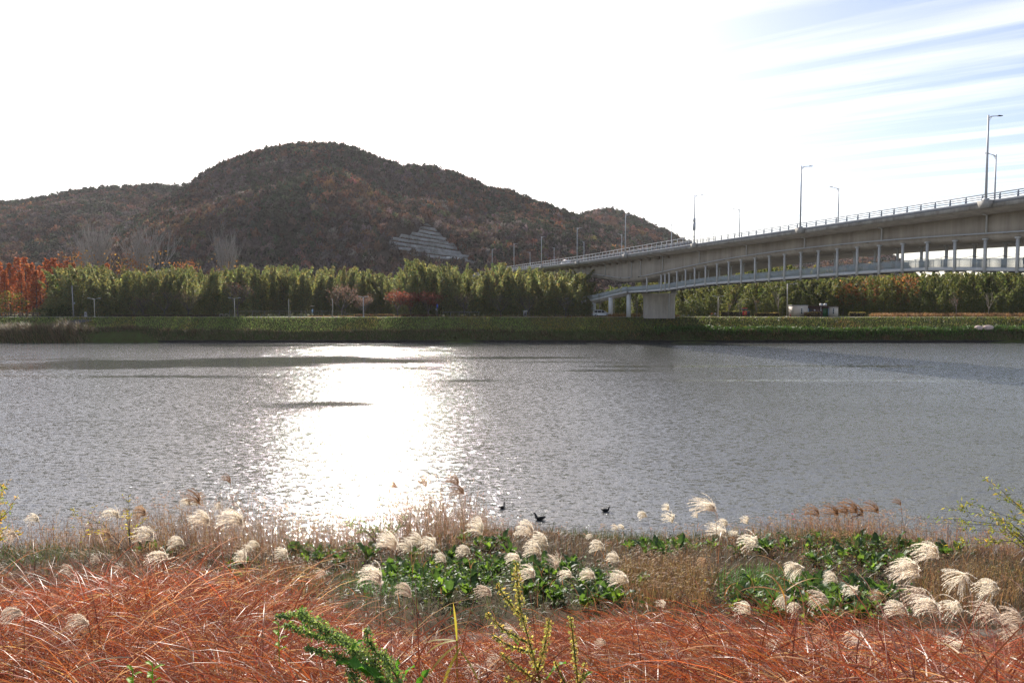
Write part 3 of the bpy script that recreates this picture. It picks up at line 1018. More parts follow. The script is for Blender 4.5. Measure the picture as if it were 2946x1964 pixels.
# pier on the far bank with flared head
PY = 178.0
pier = MB()
prof = [(5.9, 4.05, 1.6), (11.3, 4.05, 1.6), (12.0, 4.25, 1.7), (12.45, 4.7, 1.9)]
rings = []
for z, hx, hy in prof:
    ring = []
    for k in range(20):
        a = 2 * math.pi * k / 20
        cx = math.copysign(abs(math.cos(a)) ** 0.45, math.cos(a)); sy = math.copysign(abs(math.sin(a)) ** 0.45, math.sin(a))
        ring.append((cx * hx, sy * hy, z))
    rings.append(ring)
pier.sweep(rings)
pc = bp(175.2, 10.75, 0)
pier_o = pier.build('pier', M['concrete'], br, (pc[0] - 0.0, pc[1], 0))
mb = MB()
for w in (6.5, 15.0):
    mb.box(bp(175.2, w, 13.95), (1.1, 1.1, 3.1), BRZ)
mb.build('bearing_block', M['concrete'], br)
for dz in range(3):
    mb = MB()
mb = MB(); mb.tube([(pc[0] + 2.2, pc[1] - 1.72, 12.3), (pc[0] + 2.2, pc[1] - 1.72, 6.2)], .1, 6); mb.build('down_pipe', M['white_paint'], br)

# ---- suspended footway
ZW_Y = [40, 60, 76, 80, 92, 95, 108, 128, 144, 152, 158, 166, 174, 182]
ZW_Z = [11.6, 12.0, 12.6, 12.85, 13.65, 13.72, 13.72, 13.55, 13.45, 13.1, 12.75, 12.6, 12.55, 12.55]


def zw(y): return sum(float(np.interp(y + d, ZW_Y, ZW_Z)) for d in (-3, -1, 1, 3)) / 4


WA, WB = 3.25, 6.45
sw = np.arange(44, 181.1, 2.0)
mb = MB()
mb.sweep([[bp(y, WA + .12, zw(y) + .26), bp(y, WA + .12, zw(y) + .06), bp(y, WB - .12, zw(y) + .06), bp(y, WB - .12, zw(y) + .26)] for y in sw])
mb.build('footway_deck', M['concrete'], br)
for w0, w1 in ((WA - .06, WA + .12), (WB - .12, WB + .06)):
    mb = MB()
    mb.sweep([[bp(y, w0, zw(y) + .40), bp(y, w0, zw(y)), bp(y, w1, zw(y)), bp(y, w1, zw(y) + .40)] for y in sw])
    mb.build('edge_beam', M['white_paint'], br)
hang_px = [2922, 2829, 2742, 2663, 2593, 2526, 2463, 2406, 2352, 2302, 2255, 2211.6, 2170.5, 2131, 2095.5, 2062, 2029, 1998, 1972, 1947, 1925, 1913, 1902, 1861]
hy = [station(p, WA) for p in hang_px]
hy = [hy[0] - 3.94 * k for k in range(6, 0, -1)] + hy
for w in (WA - .1, WB + .1):
    for y in hy:
        top = zs_(y) + (0.35 if w < 4 else 0.02)
        yy = y
        mb = MB(); p = bp(yy, w, 0)
        mb.box((p[0], p[1], (zw(y) - .18 + top) / 2), (.24, .30, top - zw(y) + .18), BRZ)
        mb.box((p[0], p[1], top - .1), (.5, .5, .2), BRZ)
        mb.build('hanger', M['white_paint'], br)
for y in np.arange(46, 180, 3.94):
    mb = MB(); mb.beam(bp(y, WA, zw(y) - .06), bp(y, WB, zw(y) - .06), .22, .16); mb.build('cross_beam', M['dark'], br)


def rail_panel(parent, p0, p1, h=1.12, gap=0.13, name='railing'):
    """bar railing between two points, as one panel: rails, bars, end post"""
    p0, p1 = Vector(p0), Vector(p1)
    mb = MB()
    up = Vector((0, 0, 1))
    for k in (0.06, h):
        mb.beam(p0 + up * k, p1 + up * k, .06, .05)
    n = max(2, int((p1 - p0).length / gap))
    for k in range(n + 1):
        p = p0.lerp(p1, k / n)
        w_ = .10 if k in (0, n // 2) else .05
        mb.beam(p + up * .03, p + up * (h + (.08 if w_ > .06 else 0)), w_, .03, up=tuple((p1 - p0).normalized()))
    return mb.build(name, M['mesh_panel'], parent)


ysort = sorted(hy)
for w in (WA + .02, WB - .02):
    for y0, y1 in zip(ysort[:-1], ysort[1:]):
        rail_panel(br, bp(y0 + .18, w, zw(y0) + .4), bp(y1 - .18, w, zw(y1) + .4))
    rail_panel(br, bp(ysort[-1] + .2, w, zw(ysort[-1]) + .4), bp(181, w, zw(181) + .4))
# hand-rail cable looping between the hangers
for w in (WB - .1,):
    mb = MB()
    for y0, y1 in zip(ysort[:12], ysort[1:13]):
        mb.tube([bp(y0 + (y1 - y0) * t, w, zw(y0 + (y1 - y0) * t) + 1.95 - 0.3 * math.sin(math.pi * t)) for t in (0, .25, .5, .75, 1)], .03, 3, cap=False)
    mb.build('cable', M['dark'], br)

# ---- ramp down from the pier to the park
rp = thing('footway_ramp', 'sloping footway ramp on white columns left of the bridge pier', 'ramp')
a0 = at(1803, 842, 178.5); a1 = at(1760, 852, 183.5); a2 = at(1705, 865.5, 189.5)
d_ = (a2 - a1)
a3 = a2 + Vector((-10.0, 7.0, -1.0)); a4 = a3 + Vector((-14, 6, -1.5))
C4 = [a0, a1, a2, a3, a4]
wv = Vector((0.55, 0.83, 0)) * 2.8
mb = MB()
mb.sweep([[tuple(p + Vector((0, 0, .45))), tuple(p), tuple(p + wv), tuple(p + wv + Vector((0, 0, .45)))] for p in C4])
mb.build('ramp_slab', M['white_paint'], rp)
mb = MB()
mb.sweep([[tuple(p + wv * .12 - Vector((0, 0, .02))), tuple(p + wv * .25 - Vector((0, 0, .65))), tuple(p + wv * .75 - Vector((0, 0, .65))), tuple(p + wv * .88 - Vector((0, 0, .02)))] for p in C4])
mb.build('ramp_beam', M['concrete'], rp)
for o_ in (Vector((0, 0, 0)), wv):
    for p, q in zip(C4[:-1], C4[1:]):
        m_ = p.lerp(q, .5)
        rail_panel(rp, p + o_ + Vector((0, 0, .45)), m_ + o_ + Vector((0, 0, .45)))
        rail_panel(rp, m_ + o_ + Vector((0, 0, .45)), q + o_ + Vector((0, 0, .45)))
mb = MB()       # landing that joins the ramp to the hung footway
e0, e1 = Vector(bp(181, WA - .06, zw(181))), Vector(bp(181, WB + .06, zw(181)))
mb.sweep([[tuple(p + Vector((0, 0, .40))), tuple(p), tuple(q), tuple(q + Vector((0, 0, .40)))] for p, q in ((e0, e1), (a0, a0 + wv))])
mb.build('landing', M['white_paint'], rp)
rail_panel(rp, e0 + Vector((0, 0, .4)), a0 + Vector((0, 0, .45)))
for px, f in ((1708, 2), (1757, 1), (1809, 0)):
    p = C4[f] + wv * .45
    q = at(px, 880, p.y)
    mb = MB(); mb.tube([(q.x, q.y, 5.9), (q.x, q.y, p.z - .3)], .62, 12); mb.build('column', M['white_paint'], rp, smooth=False)


# ------------------------------------------------------------------ street lamps on the deck
def lamp_mesh(h, arm, side):
    mp = MB(); mp.tube([(0, 0, 0), (0, 0, h * .5), (0, 0, h)], [.15, .12, .085], 8); mp.box((0, 0, .12), (.5, .5, .24))
    ma = MB()
    ma.tube([(0, 0, h - .35), (side * arm * .25, 0, h - .12), (side * arm, 0, h + .05)], [.07, .055, .045], 6)
    ma.tube([(0, 0, h - .75), (side * arm * .3, 0, h - .15)], .035, 5)
    mh = MB()
    x0, x1 = side * arm * .86, side * arm * 1.22
    mh.hexa([(x0, -.16, h - .02), (x1, -.13, h + .03), (x1, .13, h + .03), (x0, .16, h - .02), (x0, -.12, h + .10), (x1, -.10, h + .10), (x1, .10, h + .10), (x0, .12, h + .10)])
    return mp.mesh('pole', M['steel']), ma.mesh('arm', M['steel']), mh.mesh('lamp_head', M['dark'])


lm = lamp_mesh(10.0, 1.75, 1)
for n in range(8):
    y = (2.7 + n) * 30.3
    lab = ('tall steel lamp standing nearest on the near edge of the bridge' if n == 0 else
           f'{ordinal(n)} nearest tall lamp on the near edge of the bridge, arm reaching right')
    t = thing('street_lamp', lab, 'street lamp', bp(y, -.35, zb(y) + .82), BRZ * .0 + math.atan2(WY, WX), 'lamps along the near edge of the bridge')
    inst('pole', lm[0], t); inst('arm', lm[1], t); inst('lamp_head', lm[2], t)
    m_ = MB(); m_.hexa([(-.35, -.55, -.85), (.40, -.55, -.85), (.40, .55, -.85), (-.35, .55, -.85), (-.45, -.8, 0), (.40, -.8, 0), (.40, .8, 0), (-.45, .8, 0)])
    m_.build('bracket', M['fascia'], t)
    if n == 2:
        m_ = MB(); m_.box((-.02, 0, 3.6), (.5, .36, 1.7)); m_.tube([(0, 0, 4.5), (0, 0, 5.2)], .28, 8); m_.build('control_box', M['steel'], t)
lm = lamp_mesh(10.0, 1.75, -1)
for n in range(8):
    y = station(874 + 1 / (5.07e-4 + 1.475e-4 * n), 21.0)
    lab = ('steel lamp on the far edge of the bridge, nearest of those with arms reaching left' if n == 0 else
           f'{ordinal(n)} nearest lamp on the far edge of the bridge, arm reaching left')
    t = thing('street_lamp', lab, 'street lamp', bp(y, 21.2, zb(y) + .82), math.atan2(WY, WX), 'lamps along the far edge of the bridge')
    inst('pole', lm[0], t); inst('arm', lm[1], t); inst('lamp_head', lm[2], t)


# ------------------------------------------------------------------ cars
def car(name, label, loc, rz, group=None):
    t = thing(name, label, 'car', loc, rz, group)
    side = [(-2.42, .32), (-2.45, .75), (-2.38, 1.05), (-2.28, 1.45), (-2.1, 1.68), (-1.2, 1.76), (0.2, 1.74), (.75, 1.62), (1.45, 1.12), (2.2, .95), (2.45, .72), (2.48, .36)]
    mb = MB()
    prs = []
    for y, k, lift in ((-.93, .0, 0), (-.90, .02, .0), (-.72, .07, .0), (.72, .07, 0), (.90, .02, 0), (.93, 0, 0)):
        inset = {.93: 0, .90: 0, .72: 1}[abs(y)]
        prs.append([(x * (1 if inset or z < 1.1 else .985), y * (1.0 if z < 1.08 or inset else 0.86), z + (.03 if inset and z > 1 else 0)) for x, z in side])
    mb.sweep(prs)
    mb.build('body', M['carwhite'], t)
    for sgn in (-1, 1):
        for x0, x1 in ((-2.05, -1.2), (-1.1, -.15), (-.05, .95)):
            m_ = MB()
            zt = 1.62
            xt = x1 - (.42 if x1 > .5 else 0)
            xb = x0 + (0.0)
            ya, yb_ = sgn * .945, sgn * .83
            m_.hexa([(xb, ya, 1.08), (x1 + .12 * (x1 > .5), ya, 1.08), (x1 + .12 * (x1 > .5), ya - sgn * .05, 1.08), (xb, ya - sgn * .05, 1.08),
                     (xb + .08, yb_, zt), (xt, yb_, zt), (xt, yb_ - sgn * .05, zt), (xb + .08, yb_ - sgn * .05, zt)])
            m_.build('window', M['glass'], t)
        for x in (-1.5, 1.5):
            w = MB(); w.tube([(x, sgn * .70, .34), (x, sgn * .95, .34)], .34, 14); wo = w.build('wheel', M['tyre'], t)
            w = MB(); w.tube([(x, sgn * .951, .34), (x, sgn * .965, .34)], .21, 10); w.build('rim', M['steel'], wo)
        m_ = MB(); m_.box((-2.40, sgn * .72, 1.05), (.12, .26, .3)); m_.build('tail_light', M['redlight'], t)
        m_ = MB(); m_.box((2.36, sgn * .66, .80), (.22, .36, .16)); m_.build('headlight', M['lampglass'], t)
        m_ = MB(); m_.box((.80, sgn * 1.02, 1.12), (.18, .2, .14)); m_.build('mirror', M['carwhite'], t)
        m_ = MB(); m_.beam((-1.9, sgn * .62, 1.83), (.1, sgn * .62, 1.82), .05, .05); m_.build('roof_rail', M['steel'], t)
    m_ = MB(); m_.hexa([(1.46, -.72, 1.14), (1.46, .72, 1.14), (1.43, .72, 1.12), (1.43, -.72, 1.12), (.80, -.66, 1.66), (.80, .66, 1.66), (.76, .66, 1.64), (.76, -.66, 1.64)])
    m_.build('windscreen', M['glass'], t)
    return t


p = at(1729, 905, 188)
car('parked_car', 'white people carrier parked beside the ramp columns at the bamboo edge', (p.x, p.y, 6.28), R(4))
yc = station(1625, 4)
c2 = car('car', 'white car driving over the bridge behind the screen fence', bp(yc, 4.2, zb(yc) + .58), BRZ + R(90))


# ================================================================== FAR BANK PLANTING
# ------------------------------------------------------------------ grass on the far bank
def bank_pts(n, x0, x1, y0, y1):
    x = rng.uniform(x0, x1, n); y = rng.uniform(y0, y1, n)
    return np.stack([x, y, zf(x, y)], 1)


mb = MB()
n = 26000
P = bank_pts(n, -150, 150, 172.2, 179.0)
patch = vnoise(P[:, 0], P[:, 1], 30, 0.25)
gc = pick([(0.23, 0.32, 0.06), (0.26, 0.28, 0.07), (0.30, 0.23, 0.10)], [6, 3, 1], n)
gc[patch > 0.4] = gc[patch > 0.4] * np.array([1.15, 0.85, 0.8])
right = P[:, 0] > 5
gc[right] = gc[right] * np.array([0.95, 0.80, 0.75])
ribbons(mb, P, rng.uniform(0.22, 0.5, n), 0.11, rng.uniform(0, 6.28, n), rng.uniform(0, .5, n), rng.uniform(0, .9, n), 2, gc)
tag(mb.build('bank_grass', M['grass']), 'short green grass covering the far bank slope', kind='stuff')
mb = MB()
n = 17000
P = bank_pts(n, -150, 150, 169.9, 172.5)
rc = pick([(0.12, 0.085, 0.05), (0.15, 0.11, 0.055), (0.07, 0.075, 0.03)], [5, 3, 3], n)
rc[(P[:, 0] > 8) & (P[:, 1] > 171.6)] = rc[(P[:, 0] > 8) & (P[:, 1] > 171.6)] * np.array([0.75, 1.3, 0.6])
ribbons(mb, P, rng.uniform(0.4, 1.0, n), 0.10, rng.normal(math.pi, .9, n), rng.uniform(0, .5, n), rng.uniform(.2, 1.1, n), 2, rc)
nc_ = 85
cx_ = rng.uniform(-140, 140, nc_); cy_ = rng.uniform(170.3, 172.2, nc_); cs_ = rng.uniform(.5, 1.25, nc_)
k_ = 46
xx = np.repeat(cx_, k_) + rng.normal(0, .5, nc_ * k_) * np.repeat(cs_, k_) * 1.5; yy_ = np.clip(np.repeat(cy_, k_) + rng.normal(0, .25, nc_ * k_), 170.0, 173)
P = np.stack([xx, yy_, zf(xx, yy_)], 1); n = len(P)
ribbons(mb, P, rng.uniform(.5, 1.25, n) * np.repeat(cs_, k_), .12, rng.uniform(0, 6.28, n), rng.uniform(0, .7, n), rng.uniform(.1, 1.4, n), 2, np.repeat(pick([(0.19, 0.13, 0.06), (0.09, 0.11, 0.035), (0.25, 0.17, 0.08)], [3, 3, 2], nc_), k_, axis=0))
tag(mb.build('shore_weeds', M['straw']), 'dull brown and green weeds along the foot of the far bank', kind='stuff')
mb = MB()       # lush green margin on the right foot of the bank
n = 9000
P = bank_pts(n, 36, 150, 171.2, 173.6)
ribbons(mb, P, rng.uniform(0.4, .95, n), 0.16, rng.uniform(0, 6.28, n), rng.uniform(0, .6, n), rng.uniform(.2, 1.3, n), 3, pick([(0.10, 0.2, 0.03), (0.06, 0.12, 0.025)], [3, 2], n))
tag(mb.build('green_margin', M['grass']), 'bright green growth above the waterline at the right of the far bank', kind='stuff')
mb = MB()       # straw reeds on the left
n = 5200
x = rng.uniform(-150, -106, n) + rng.normal(0, 2, n); y = rng.uniform(168.2, 172.6, n)
P = np.stack([x, y, np.maximum(zf(x, y), 0)], 1)
hgt = rng.uniform(1.2, 2.4, n) * np.where(np.abs(x + 110) < 4, 1.55, 1.0) * np.clip((-103 - x) / 6, 0.3, 1)
ribbons(mb, P, hgt, 0.09, rng.normal(math.pi, .5, n), rng.uniform(0.1, .5, n), rng.uniform(.1, .8, n), 3, pick([(0.26, 0.19, 0.10), (0.2, 0.13, 0.07), (0.13, 0.14, 0.05)], [5, 3, 2], n))
tag(mb.build('shore_reeds', M['straw']), 'straw coloured reeds at the water edge on the far left', kind='stuff')
mb = MB()       # golden meadow strip by the path on the right, and clumps by the pier
n = 9000
x = rng.uniform(98, 160, n); y = rng.uniform(183.5, 188, n)
P = np.stack([x, y, zf(x, y)], 1)
ribbons(mb, P, rng.uniform(.6, 1.35, n), 0.10, rng.uniform(0, 6.28, n), rng.uniform(0, .4, n), rng.uniform(0, .8, n), 2, pick([(0.36, 0.21, 0.09), (0.27, 0.15, 0.07)], [3, 2], n))
x = np.concatenate([rng.uniform(26, 34.5, 1300), rng.uniform(36, 45, 1100), rng.uniform(-55, 26, 2600)]); n = len(x); y = rng.uniform(183.0, 185, n)
P = np.stack([x, y, zf(x, y)], 1)
hgt = np.where(x < 26, .45, np.where(x < 35, 1.15, .8)) * rng.uniform(.5, 1.1, n)
ribbons(mb, P, hgt, 0.10, rng.uniform(0, 6.28, n), rng.uniform(0, .5, n), rng.uniform(0, .9, n), 2, pick([(0.42, 0.26, 0.09), (0.30, 0.17, 0.07)], [3, 2], n) * np.where(x < 26, .6, 1)[:, None])
tag(mb.build('golden_grass', M['straw']), 'golden dry grass in strips along the far path', kind='stuff')


# ------------------------------------------------------------------ bamboo
def bamboo_variant(seed, H, lean, reach):
    """culm mesh, foliage builder; stands at the origin, tip arching towards +x"""
    r = np.random.default_rng(seed)
    k = 10
    t = np.linspace(0, 1, k)
    xs_ = reach * t ** 2.6
    zs2 = H * (t - 0.12 * t ** 4)
    pts = np.stack([xs_, 0.25 * np.sin(t * 3 + seed), zs2], 1)
    mc = MB(); mc.tube(pts.tolist(), (0.07 * (1 - 0.85 * t)).tolist(), 4, cap=False)
    pos, dirs, sz, cl = [], [], [], []
    nodes = int(H * 3.0)
    for i in range(nodes):
        f = 0.07 + 0.92 * (i / nodes) ** 0.95
        p = np.array([np.interp(f, t, pts[:, j]) for j in range(3)])
        for b in range(3):
            a = r.uniform(0, 6.28)
            ln = (1.75 * (1 - f) ** 0.8 + 0.16) * r.uniform(.6, 1.1)
            d = np.array([math.cos(a), math.sin(a), 0.55])
            for q in range(6):
                g = (q + r.uniform(0.2, 1)) / 6
                pp = p + d * ln * g + np.array([0, 0, -0.85 * ln * g * g])
                pos.append(pp)
                dirs.append(np.array([math.cos(a + r.normal(0, .7)), math.sin(a + r.normal(0, .7)), -0.55 - .5 * g + r.normal(0, .35)]))
                sz.append(r.uniform(.38, .66) * (.45 + .55 * min(1, (1 - f) * 5)))
                cl.append(f)
    return mc, np.array(pos), np.array(dirs), np.array(sz), np.array(cl)


def bamboo_leaf_mesh(v, base, keep=1.0):
    _, pos, dirs, sz, cl = v
    ix = np.nonzero(rng.random(len(pos)) < keep)[0]
    mb = MB()
    c = pick([base, tuple(b * k for b, k in zip(base, (1.35, 1.05, .8))), tuple(b * k for b, k in zip(base, (0.75, 0.85, .9)))], [4, 2, 3], len(ix))
    quads(mb, pos[ix], dirs[ix], sz[ix] * (1 / keep ** .6), 0.20 * (1 / keep ** 1.0), c)
    return mb


BV = [bamboo_variant(100 + i, H, 0, rc_) for i, (H, rc_) in enumerate(((13.4, 2.2), (12.4, 3.4), (14.0, 1.6), (11.6, 2.8), (12.9, 4.2), (13.0, 1.0)))]
BM_C = [v[0].mesh('culm', M['culm']) for v in BV]
BM_L = [bamboo_leaf_mesh(v, (0.128, 0.14, 0.068)).mesh('foliage', M['bamboo']) for v in BV]
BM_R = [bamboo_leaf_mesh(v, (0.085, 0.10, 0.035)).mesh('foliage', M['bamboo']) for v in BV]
# top line of the grove in photograph pixels (2352 wide): height of the canopy above the plain
GTOP = np.array([(60, 690), (100, 650), (140, 622), (200, 612), (300, 618), (420, 616), (560, 608), (700, 610), (820, 615), (900, 622), (935, 606), (985, 595), (1010, 602), (1060, 612), (1130, 618), (1200, 612),
                 (1240, 622), (1290, 612), (1330, 618), (1352, 650), (1375, 690)], dtype=float)


def grove_h(x, y):
    px = (CX + FPX * x / y) / S
    py = np.interp(px, GTOP[:, 0], GTOP[:, 1])
    return (EYE + (887 - py * S) / FPX * y - 6.3) * (.97 + .10 * float(vnoise(x, 0, 91, .35)))


def place_bamboo(x, y, h, meshes, lab, grp, k=None, rz=None):
    i = int(rng.integers(0, 6)) if k is None else k
    sc = h / (BV[i][0] and [13.4, 12.4, 14.0, 11.6, 12.9, 13.0][i] * 0.9)
    t = thing('bamboo', lab, 'bamboo', (x, y, 6.28), rng.uniform(0, 6.28) if rz is None else rz, grp)
    inst('culm', BM_C[i], t, sc=(1, 1, sc)); inst('foliage', meshes[i], t, sc=(1, 1, sc))
    return t




def setback(px):
    return float(np.interp(px, [560, 610, 900, 940], [0, 20, 20, 0]))


nb = 178
for k in range(nb):
    f = (k + rng.random()) / nb
    px = 95 + (1362 - 95) * f
    row = k % 3
    y = (187.6, 189.6, 192.2)[row] + rng.uniform(-.7, .7) + setback(px)
    x = (px * S - CX) / FPX * y
    h = float(grove_h(x, y)) * rng.uniform(.62, 1.04) * (rng.uniform(.5, .8) if row == 0 and (px < 820 or rng.random() < .4) else 1)
    if px < 150: h *= rng.uniform(.6, .95)
    lab = 'tall leafy bamboo at the front of the grove left of the bridge ramp'
    place_bamboo(x, y, h, BM_L, lab, 'bamboos in the front of the left grove')
# the mass behind
def mass_mesh(base):
    out = []
    for v in BV:
        m_ = bamboo_leaf_mesh(v, base, .8)
        m_.merge(v[0])
        out.append(m_.mesh('bamboo_kind', M['bamboomass']))
    return out


HB = np.array([13.4, 12.4, 14.0, 11.6, 12.9, 13.0]) * .9
low = mass_mesh((0.128, 0.14, 0.068))
QP, QR, QS, QI, QC = [], [], [], [], []


def mass(x, y, h, amt):
    i = int(rng.integers(0, 6))
    QP.append((x, y, 6.28)); QR.append(rng.uniform(0, 6.28)); QS.append((1, 1, h / HB[i])); QI.append(i); QC.append(np.exp(rng.normal(0, amt)) * np.exp(rng.normal(0, .05, 3)))


for k in range(900):
    px = rng.uniform(120, 1372)
    y = 193.2 + 22 * rng.random() ** 1.5 + setback(px) * .9
    x = (px * S - CX) / FPX * y
    h = float(grove_h(x, y)) * rng.uniform(.74, 1.07)
    if px > 820 and px < 1100 and rng.random() < .3: h *= rng.uniform(.85, 1.08)
    mass(x, y, h, .14)
tag(scatter('bamboo_grove', low, QP, np.array(QR), QS, QI, QC), 'dense mass of bamboo behind the front row of the left grove', kind='stuff')

# right grove: below and beyond the footway
RTOP = np.array([(1540, 668), (1600, 655), (1700, 648), (1800, 640), (1900, 640), (2000, 636), (2080, 630), (2200, 628), (2352, 622), (2500, 620)], dtype=float)


def right_h(x, y):
    px = (CX + FPX * x / y) / S
    py = np.interp(px, RTOP[:, 0], RTOP[:, 1])
    return EYE + (887 - py * S) / FPX * y - 6.3


for k in range(118):
    f = (k + rng.random()) / 118
    px = 1543 + (2470 - 1543) * f
    row = k % 3
    y = (196, 199, 203)[row] + rng.uniform(-1, 1) + (4 if 1790 < px < 1960 else 0)
    x = (px * S - CX) / FPX * y
    h = float(right_h(x, y)) * rng.uniform(.75, 1.02) * (0.72 if row == 0 else 1)
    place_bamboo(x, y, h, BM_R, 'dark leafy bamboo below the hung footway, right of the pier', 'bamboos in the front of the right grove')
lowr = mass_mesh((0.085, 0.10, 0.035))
QP, QR, QS, QI, QC = [], [], [], [], []
for k in range(760):
    px = rng.uniform(1470, 2620)
    y = rng.uniform(205, 228)
    x = (px * S - CX) / FPX * y
    h = float(right_h(x, y)) * rng.uniform(.92, 1.10)
    if px < 1545: y += 12
    mass(x, y, h, .18)
# grove beyond the bridge whose tops show above the footway and between ramp and girder
for k in range(260):
    px = rng.uniform(1360, 1900)
    y = rng.uniform(232, 262)
    x = (px * S - CX) / FPX * y
    py = np.interp(px, [1360, 1400, 1480, 1560, 1640, 1700, 1800, 1900], [668, 656, 642, 625, 600, 592, 600, 612])
    h = (EYE + (887 - py * S) / FPX * y - 6.3) * rng.uniform(.85, 1.02)
    mass(x, y, h, .18)
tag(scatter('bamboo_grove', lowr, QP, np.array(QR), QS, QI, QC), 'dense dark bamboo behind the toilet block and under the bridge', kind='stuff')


# ------------------------------------------------------------------ trees
def grow(seed, H, spread, levels=4, trunk=0.25, nlimb=5, rad=0.16, up=0.55, sides=4, split=3):
    """bare vase-shaped tree -> (limb builder, twig builder, tips)"""
    r = np.random.default_rng(seed)
    limbs, twigs, tips = MB(), MB(), []

    def branch(p, d, L, rd, lev):
        q = p + d * L * .5 + r.normal(0, .04 * L, 3)
        e = q + (d + np.array([0, 0, .15]) + r.normal(0, .12, 3)) * L * .5
        (limbs if lev < 2 else twigs).tube([p, q, e], [rd, rd * .8, rd * .6], sides if lev < 2 else 3, cap=False)
        if lev >= levels:
            tips.append(e); tips.append(q)
            return
        for _ in range(split if lev else nlimb):
            a = r.uniform(0, 6.28)
            s_ = spread * r.uniform(.6, 1.2) * (1.0 if lev == 0 else .75)
            side = np.array([math.cos(a), math.sin(a), 0])
            nd = d * up + side * s_ + np.array([0, 0, .35])
            nd /= np.linalg.norm(nd)
            st_ = e if r.random() < .7 or lev == 0 else q
            branch(st_, nd, L * r.uniform(.62, .85) if lev else H * .30 * r.uniform(.8, 1.15), rd * .55, lev + 1)
    branch(np.array([0., 0, -.1]), np.array([r.normal(0, .05), r.normal(0, .05), 1.0]), H * trunk, rad, 0)
    return limbs, twigs, np.array(tips)


def crown_quads(tips, per, spread, size, cols, probs, keep=1.0, width=.6):
    mb = MB()
    t = tips[rng.random(len(tips)) < keep]
    p = np.repeat(t, per, axis=0) + rng.normal(0, spread, (len(t) * per, 3))
    n = len(p)
    sz = rng.uniform(.6, 1.3, n) * size
    quads(mb, p, rng.normal(size=(n, 3)) + np.array([0, 0, -.3]), sz, sz * width, pick(cols, probs, n))
    return mb


CH = [grow(300 + i, H, sp, 4, .2, 5, .17) for i, (H, sp) in enumerate(((7.5, .95), (7.0, 1.15), (8.2, .8)))]
CH_T = [c[0].mesh('trunk', M['cherrybark']) for c in CH]
CH_B = [c[1].mesh('branches', M['bark']) for c in CH]
RED = [(0.26, 0.075, 0.045), (0.20, 0.07, 0.042), (0.15, 0.07, 0.045)]
BRN = [(0.24, 0.14, 0.10), (0.18, 0.11, 0.08)]
CH_RED = [crown_quads(c[2], 5, .38, .34, RED, [3, 2, 1]).mesh('crown', M['tree']) for c in CH]
CH_BRN = [crown_quads(c[2], 3, .34, .28, BRN, [1, 1]).mesh('crown', M['tree']) for c in CH]
CH_THIN = [crown_quads(c[2], 1, .35, .26, BRN + RED[2:], [1, 1, 1], .6).mesh('crown', M['tree']) for c in CH]
# (2352 px column, depth, crown top row, crown kind, label)
AVENUE = [(310, 185.6, 700, 'thin', 'nearly bare cherry tree right of the double lamp at the left of the avenue'), (330, 186, 672, 'thin', 'bare spreading cherry tree second from the left along the path'),
          (378, 185.4, 665, 'thin', 'bare spreading cherry tree third from the left with pale upright trunk'), (432, 185.8, 668, 'thin', 'bare cherry tree with crooked forked trunk before the dark bamboo'),
          (548, 186, 632, 'thin', 'tall dark cherry tree with a few red leaves beside a double lamp'), (785, 185.4, 655, 'brown', 'cherry tree with a round brown crown against the pale bamboo'),
          (836, 184.8, 676, 'brown', 'low wide cherry tree with brown leaves behind the lamp post'), (915, 185.0, 660, 'red', 'red leaved cherry tree, brightest along the path'),
          (943, 186.2, 672, 'red', 'small red cherry tree tucked behind the brightest red one'), (985, 185.2, 670, 'red', 'dull red cherry tree near the blue road sign'),
          (1065, 185.6, 660, 'thin', 'sparse cherry tree with few red leaves right of the blue sign'), (1150, 186, 675, 'none', 'faint bare tree in front of the dark bamboo right of the avenue'),
          (1215, 185.8, 672, 'none', 'bare tree before the bamboo stems near the white kiosk'), (1298, 185.8, 668, 'none', 'bare tree at the right end of the bamboo grove')]
for i, (px, y, top, kind, lab) in enumerate(AVENUE):
    x = (px * S - CX) / FPX * y
    h = EYE + (887 - top * S) / FPX * y - 6.28
    k = i % 3
    t = thing('cherry_tree', lab, 'tree', (x, y, 6.26), rng.uniform(0, 6.28), 'cherry trees along the far path')
    sc = h / (7.2 if k < 2 else 8.0)
    sx = sc * (1.15 if kind in ('red', 'brown') else 1.0)
    inst('trunk', CH_T[k], t, sc=(sx, sx, sc)); inst('branches', CH_B[k], t, sc=(sx, sx, sc))
    if kind != 'none':
        inst('crown', {'red': CH_RED, 'brown': CH_BRN, 'thin': CH_THIN}[kind][k], t, sc=(sx, sx, sc))
